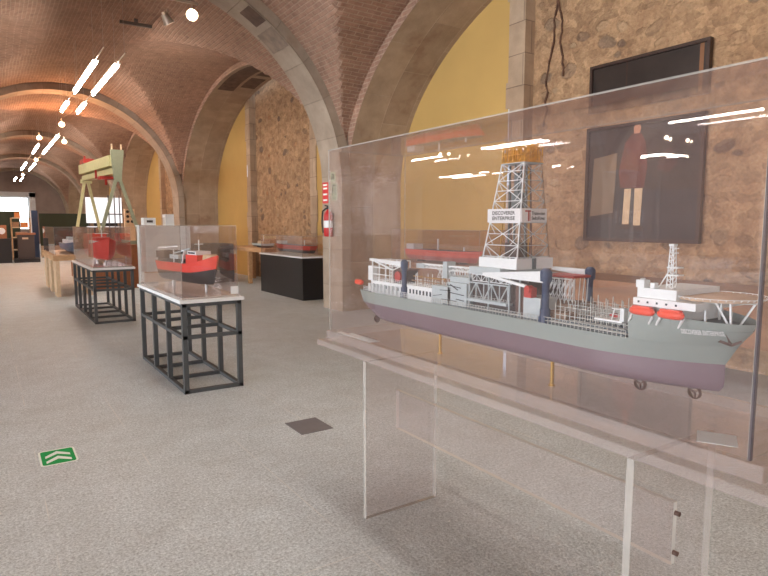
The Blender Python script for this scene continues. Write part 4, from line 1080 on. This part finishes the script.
# pilaster face is x = XC+RA
PX = XC+RA
fx, fy = PX-.09, 9.12
t = thing('fire_extinguisher', (fx, fy, 1.27), 'red fire extinguisher hanging on the stone pier behind the case edge', 'fire extinguisher')
m = MB(); m.lathe((fx, fy, 1.27), [(0, 0), (.07, 0), (.078, .02), (.078, .36), (.06, .41), (.03, .44), (.025, .46), (0, .46)], 'exred', 18); m.build('cylinder', t)
m = MB(); m.lathe((fx, fy, 1.42), [(.0785, 0), (.0785, .12)], 'whitelam', 18); m.build('paper_band', t)
m = MB(); m.box(fx-.02, fx+.02, fy-.02, fy+.02, 1.73, 1.78, 'rubber'); m.bar((fx, fy-.02, 1.78), (fx, fy+.11, 1.80), .02, 'rubber'); m.build('valve', t)
m = MB(); pts = [(fx-.02, fy+.03, 1.75), (fx-.05, fy+.11, 1.70), (fx-.06, fy+.12, 1.5), (fx-.05, fy+.1, 1.33)]
for a, b in zip(pts, pts[1:]): m.cyl(a, b, .014, 'rubber', 8)
m.build('hose', t)
m = MB(); m.box(fx+.05, PX, fy-.03, fy+.03, 1.6, 1.66, 'rubber'); m.build('wall_bracket', t)
m = MB(); m.box(PX-.012, PX-.002, 9.27, 9.47, 1.84, 2.2, 'signred')
for z in (1.88, 1.98, 2.08, 2.14): m.box(PX-.014, PX-.012, 9.30, 9.44, z, z+.03, 'vinylwhite')
tag(m.build('fire_sign', org=(PX, 9.37, 2)), 'red and white fire safety sign above the extinguisher', 'sign')
m = MB(); m.box(PX-.012, PX-.002, 9.02, 9.17, 2.19, 2.36, 'sign'); m.box(PX-.014, PX-.012, 9.05, 9.08, 2.23, 2.33, 'signink').box(PX-.014, PX-.012, 9.08, 9.13, 2.31, 2.33, 'signink').box(PX-.014, PX-.012, 9.10, 9.14, 2.23, 2.29, 'signink')
tag(m.build('safety_sign', org=(PX, 9.1, 2.27)), 'small pale green square sign on the pier, upper one of two', 'sign')
m = MB(); m.box(PX-.012, PX-.002, 8.96, 9.14, 1.88, 2.17, 'sign')
m.box(PX-.014, PX-.012, 8.98, 9.12, 2.12, 2.145, 'signink').box(PX-.014, PX-.012, 9.09, 9.12, 1.97, 2.12, 'signink').box(PX-.014, PX-.012, 8.98, 9.0, 1.97, 2.12, 'signink').box(PX-.014, PX-.012, 9.02, 9.06, 2.0, 2.08, 'signink').box(PX-.014, PX-.012, 8.98, 9.12, 1.91, 1.93, 'signink')
tag(m.build('safety_sign', org=(PX, 9.05, 2.0)), 'taller pale green safety sign on the pier, lower one of two', 'sign')
# long wooden bench with an orange ship in the near recess
t = thing('wooden_table', (5.75, 4.9, 0), 'long warm-brown wooden table under the paintings, seen through the big case', 'table')
m = MB(); m.box(5.40, 6.15, 1.3, 8.2, .82, .90, 'woodwarm'); m.build('table_top', t)
m = MB(); m.box(5.46, 5.50, 1.4, 8.1, .42, .82, 'woodwarm'); m.build('front_panel', t)
for y in (1.4, 3.6, 5.8, 8.0):
    for x in (5.51, 6.0):
        m = MB(); m.box(x, x+.1, y, y+.1, 0, .82, 'woodwarm'); m.build('leg', t)
OS = thing('model_ship', (5.75, 7.0, .9), 'long orange-red tanker model on the wooden table, behind the drillship stern', 'model ship')
m = MB(); ship_hull(m, (5.75, 7.1, 0), 1.8, .28, .93, 1.0, 1.09, 'orange', 'redm', 0, .1); m.build('hull', OS)
m = MB(); m.box(5.66, 5.84, 7.7, 7.9, 1.09, 1.17, 'whitelam'); m.build('bridge', OS)
m = MB(); m.bar((5.75, 7.2, 1.09), (5.75, 7.2, 1.26), .02, 'white'); m.bar((5.75, 6.6, 1.09), (5.75, 6.6, 1.15), .02, 'white'); m.build('mast', OS)
for y in (6.6, 7.6):
    m = MB(); m.box(5.68, 5.82, y, y+.04, .90, .94, 'dark'); m.build('cradle', OS)
cover((5.75, 7.0, .9), 5.5, 6.05, 6.0, 8.1, .902, 1.40, 'clear acrylic cover over the orange-red tanker model', .006)

# ---------------------------------------------------------------- floor marks
m = MB()
def rrect(x0, x1, y0, y1, r, z, mat):
    pts = []
    for cx_, cy_, a0 in ((x1-r, y1-r, 0), (x0+r, y1-r, 90), (x0+r, y0+r, 180), (x1-r, y0+r, 270)):
        for i in range(6): a = math.radians(a0+90*i/5); pts.append((cx_+r*math.cos(a), cy_+r*math.sin(a), z))
    m.face(pts, mat)
gx0, gx1, gy0, gy1 = .198, .41, 4.135, 4.425
rrect(gx0, gx1, gy0, gy1, .025, .001, 'vinylwhite'); rrect(gx0+.012, gx1-.012, gy0+.014, gy1-.014, .018, .0015, 'green')
for yb_ in (4.175, 4.27):
    xa, xm, xe = gx0+.035, (gx0+gx1)/2, gx1-.035; th = .055; pk = .06
    m.face([(xa, yb_, .002), (xm, yb_+pk, .002), (xm, yb_+pk+th, .002), (xa, yb_+th*.75, .002)], 'vinylwhite')
    m.face([(xm, yb_+pk, .002), (xe, yb_, .002), (xe, yb_+th*.75, .002), (xm, yb_+pk+th, .002)], 'vinylwhite')
o = m.build('floor_sticker', org=((gx0+gx1)/2, 4.28, .001)); tag(o, 'green floor sticker with two white chevrons pointing down the hall', 'floor sign')
m = MB(); m.box(1.79, 2.045, 3.77, 4.06, 0, .004, 'hatch'); tag(m.build('floor_hatch', org=(1.92, 3.9, 0)), 'square grey hatch plate set in the floor', 'hatch')

# ---------------------------------------------------------------- far end of the hall
def simple(name, fn, org, label, cat, group=None):
    m = MB(); fn(m); return tag(m.build(name, org=org), label, cat, group)
simple('partition_panel', lambda m: [m.box(.2, 1.25, 30, 30.1, 0, 2.0, 'olive'), m.box(.2, 1.25, 29.98, 30, 0, .12, 'tan')], (.7, 30, 0), 'dark olive partition board at the far left below the end window', 'partition')
simple('partition_panel', lambda m: [m.box(2.0, 4.0, 30.5, 30.6, 0, 1.92, 'olive'), m.box(2.0, 4.0, 30.48, 30.5, 0, .5, 'tan')], (3, 30.5, 0), 'wide dark olive partition board right of the end window', 'partition')
simple('partition_panel', lambda m: [m.box(3.95, 4.9, 28.8, 28.9, 0, 1.6, 'black'), m.box(4.0, 4.85, 28.78, 28.8, .3, 1.3, 'woodwarm')], (4.4, 28.8, 0), 'low black framed board behind the gantry crane', 'partition')
simple('banner_column', lambda m: [m.box(1.62, 1.85, 29.0, 29.15, 0, 2.02, 'navy'), m.box(1.57, 1.62, 29.0, 29.15, 0, 2.0, 'whitelam')], (1.7, 29, 0), 'tall dark narrow column with white edge below the end window', 'column')
t = thing('exhibit_stand', (1.25, 27, 0), 'dark brown exhibit stand on a black foot at the far left', 'exhibit')
m = MB(); m.box(.85, 1.7, 26.6, 27.5, 0, .14, 'black'); m.build('foot', t)
m = MB(); m.box(1.0, 1.55, 26.8, 27.3, .14, 1.05, 'dark'); m.build('body', t)
m = MB(); m.box(.95, 1.6, 26.75, 27.35, 1.05, 1.12, 'plinth'); m.box(1.15, 1.35, 26.78, 26.8, .88, .95, 'tan'); m.build('top', t)
t = thing('storage_shelf', (1.2, 28.6, 0), 'light wooden shelf with cartons behind the dark exhibit stand', 'shelf')
m = MB()
for x in (.85, 1.5): m.box(x, x+.05, 28.4, 28.8, 0, 1.72, 'wood')
for z in (.4, .9, 1.3, 1.68): m.box(.85, 1.55, 28.4, 28.8, z, z+.04, 'woodlight')
m.build('rack', t)
for i, (x, z, w_) in enumerate(((.92, 1.34, .22), (1.2, 1.34, .26), (1.0, .94, .4), (1.0, 1.72, .2))):
    simple('carton', lambda m: m.box(x, x+w_, 28.42, 28.75, z+.002, z+.2, 'orangelam' if i % 2 else 'woodwarm'), (x, 28.5, z),
        ['small brown carton on the upper shelf board, left', 'orange carton on the upper shelf board, right', 'wide brown carton on the middle shelf board', 'orange carton on top of the far wooden shelf'][i], 'carton', 'cartons on the far shelf')
t = thing('wall_clock_stand', (.5, 27, 0), 'black cabinet with a round white dial on top at the far left edge', 'cabinet')
m = MB(); m.box(.28, .78, 26.6, 27.2, 0, .92, 'black'); m.build('body', t)
m = MB(); m.box(.36, .66, 26.8, 27, .92, 1.42, 'plinth'); m.cyl((.5, 26.8, 1.2), (.5, 26.77, 1.2), .12, 'whitelam', 20); m.build('dial_case', t)
simple('black_bin', lambda m: [m.box(.95+.0, 1.0+.0, 31, 31.02, .0, .01, 'black'), m.lathe((.98, 29.2, 0), [(0, 0), (.22, 0), (.26, .75), (.2, .85), (0, .88)], 'black', 16)], (.98, 29.2, 0), 'rounded black bin between the far cabinet and the exhibit stand', 'bin')
t = thing('light_screen', (3.65, 24, 0), 'bright lit white display screen seen between the crane legs', 'display screen')
m = MB(); m.box(3.05, 4.25, 24.0, 24.06, 1.50, 2.42, 'lightbox'); m.build('screen', t)
m = MB()
for x in (3.1, 3.78, 3.98, 4.15): m.box(x, x+.035, 23.96, 24.0, 0, 2.5 if x > 3.5 else 1.5, 'steel')
m.box(3.7, 4.25, 23.97, 24.0, 1.8, 1.84, 'steel'); m.build('support', t)
for o in bpy.data.objects:
    if '_org' in o: del o['_org']
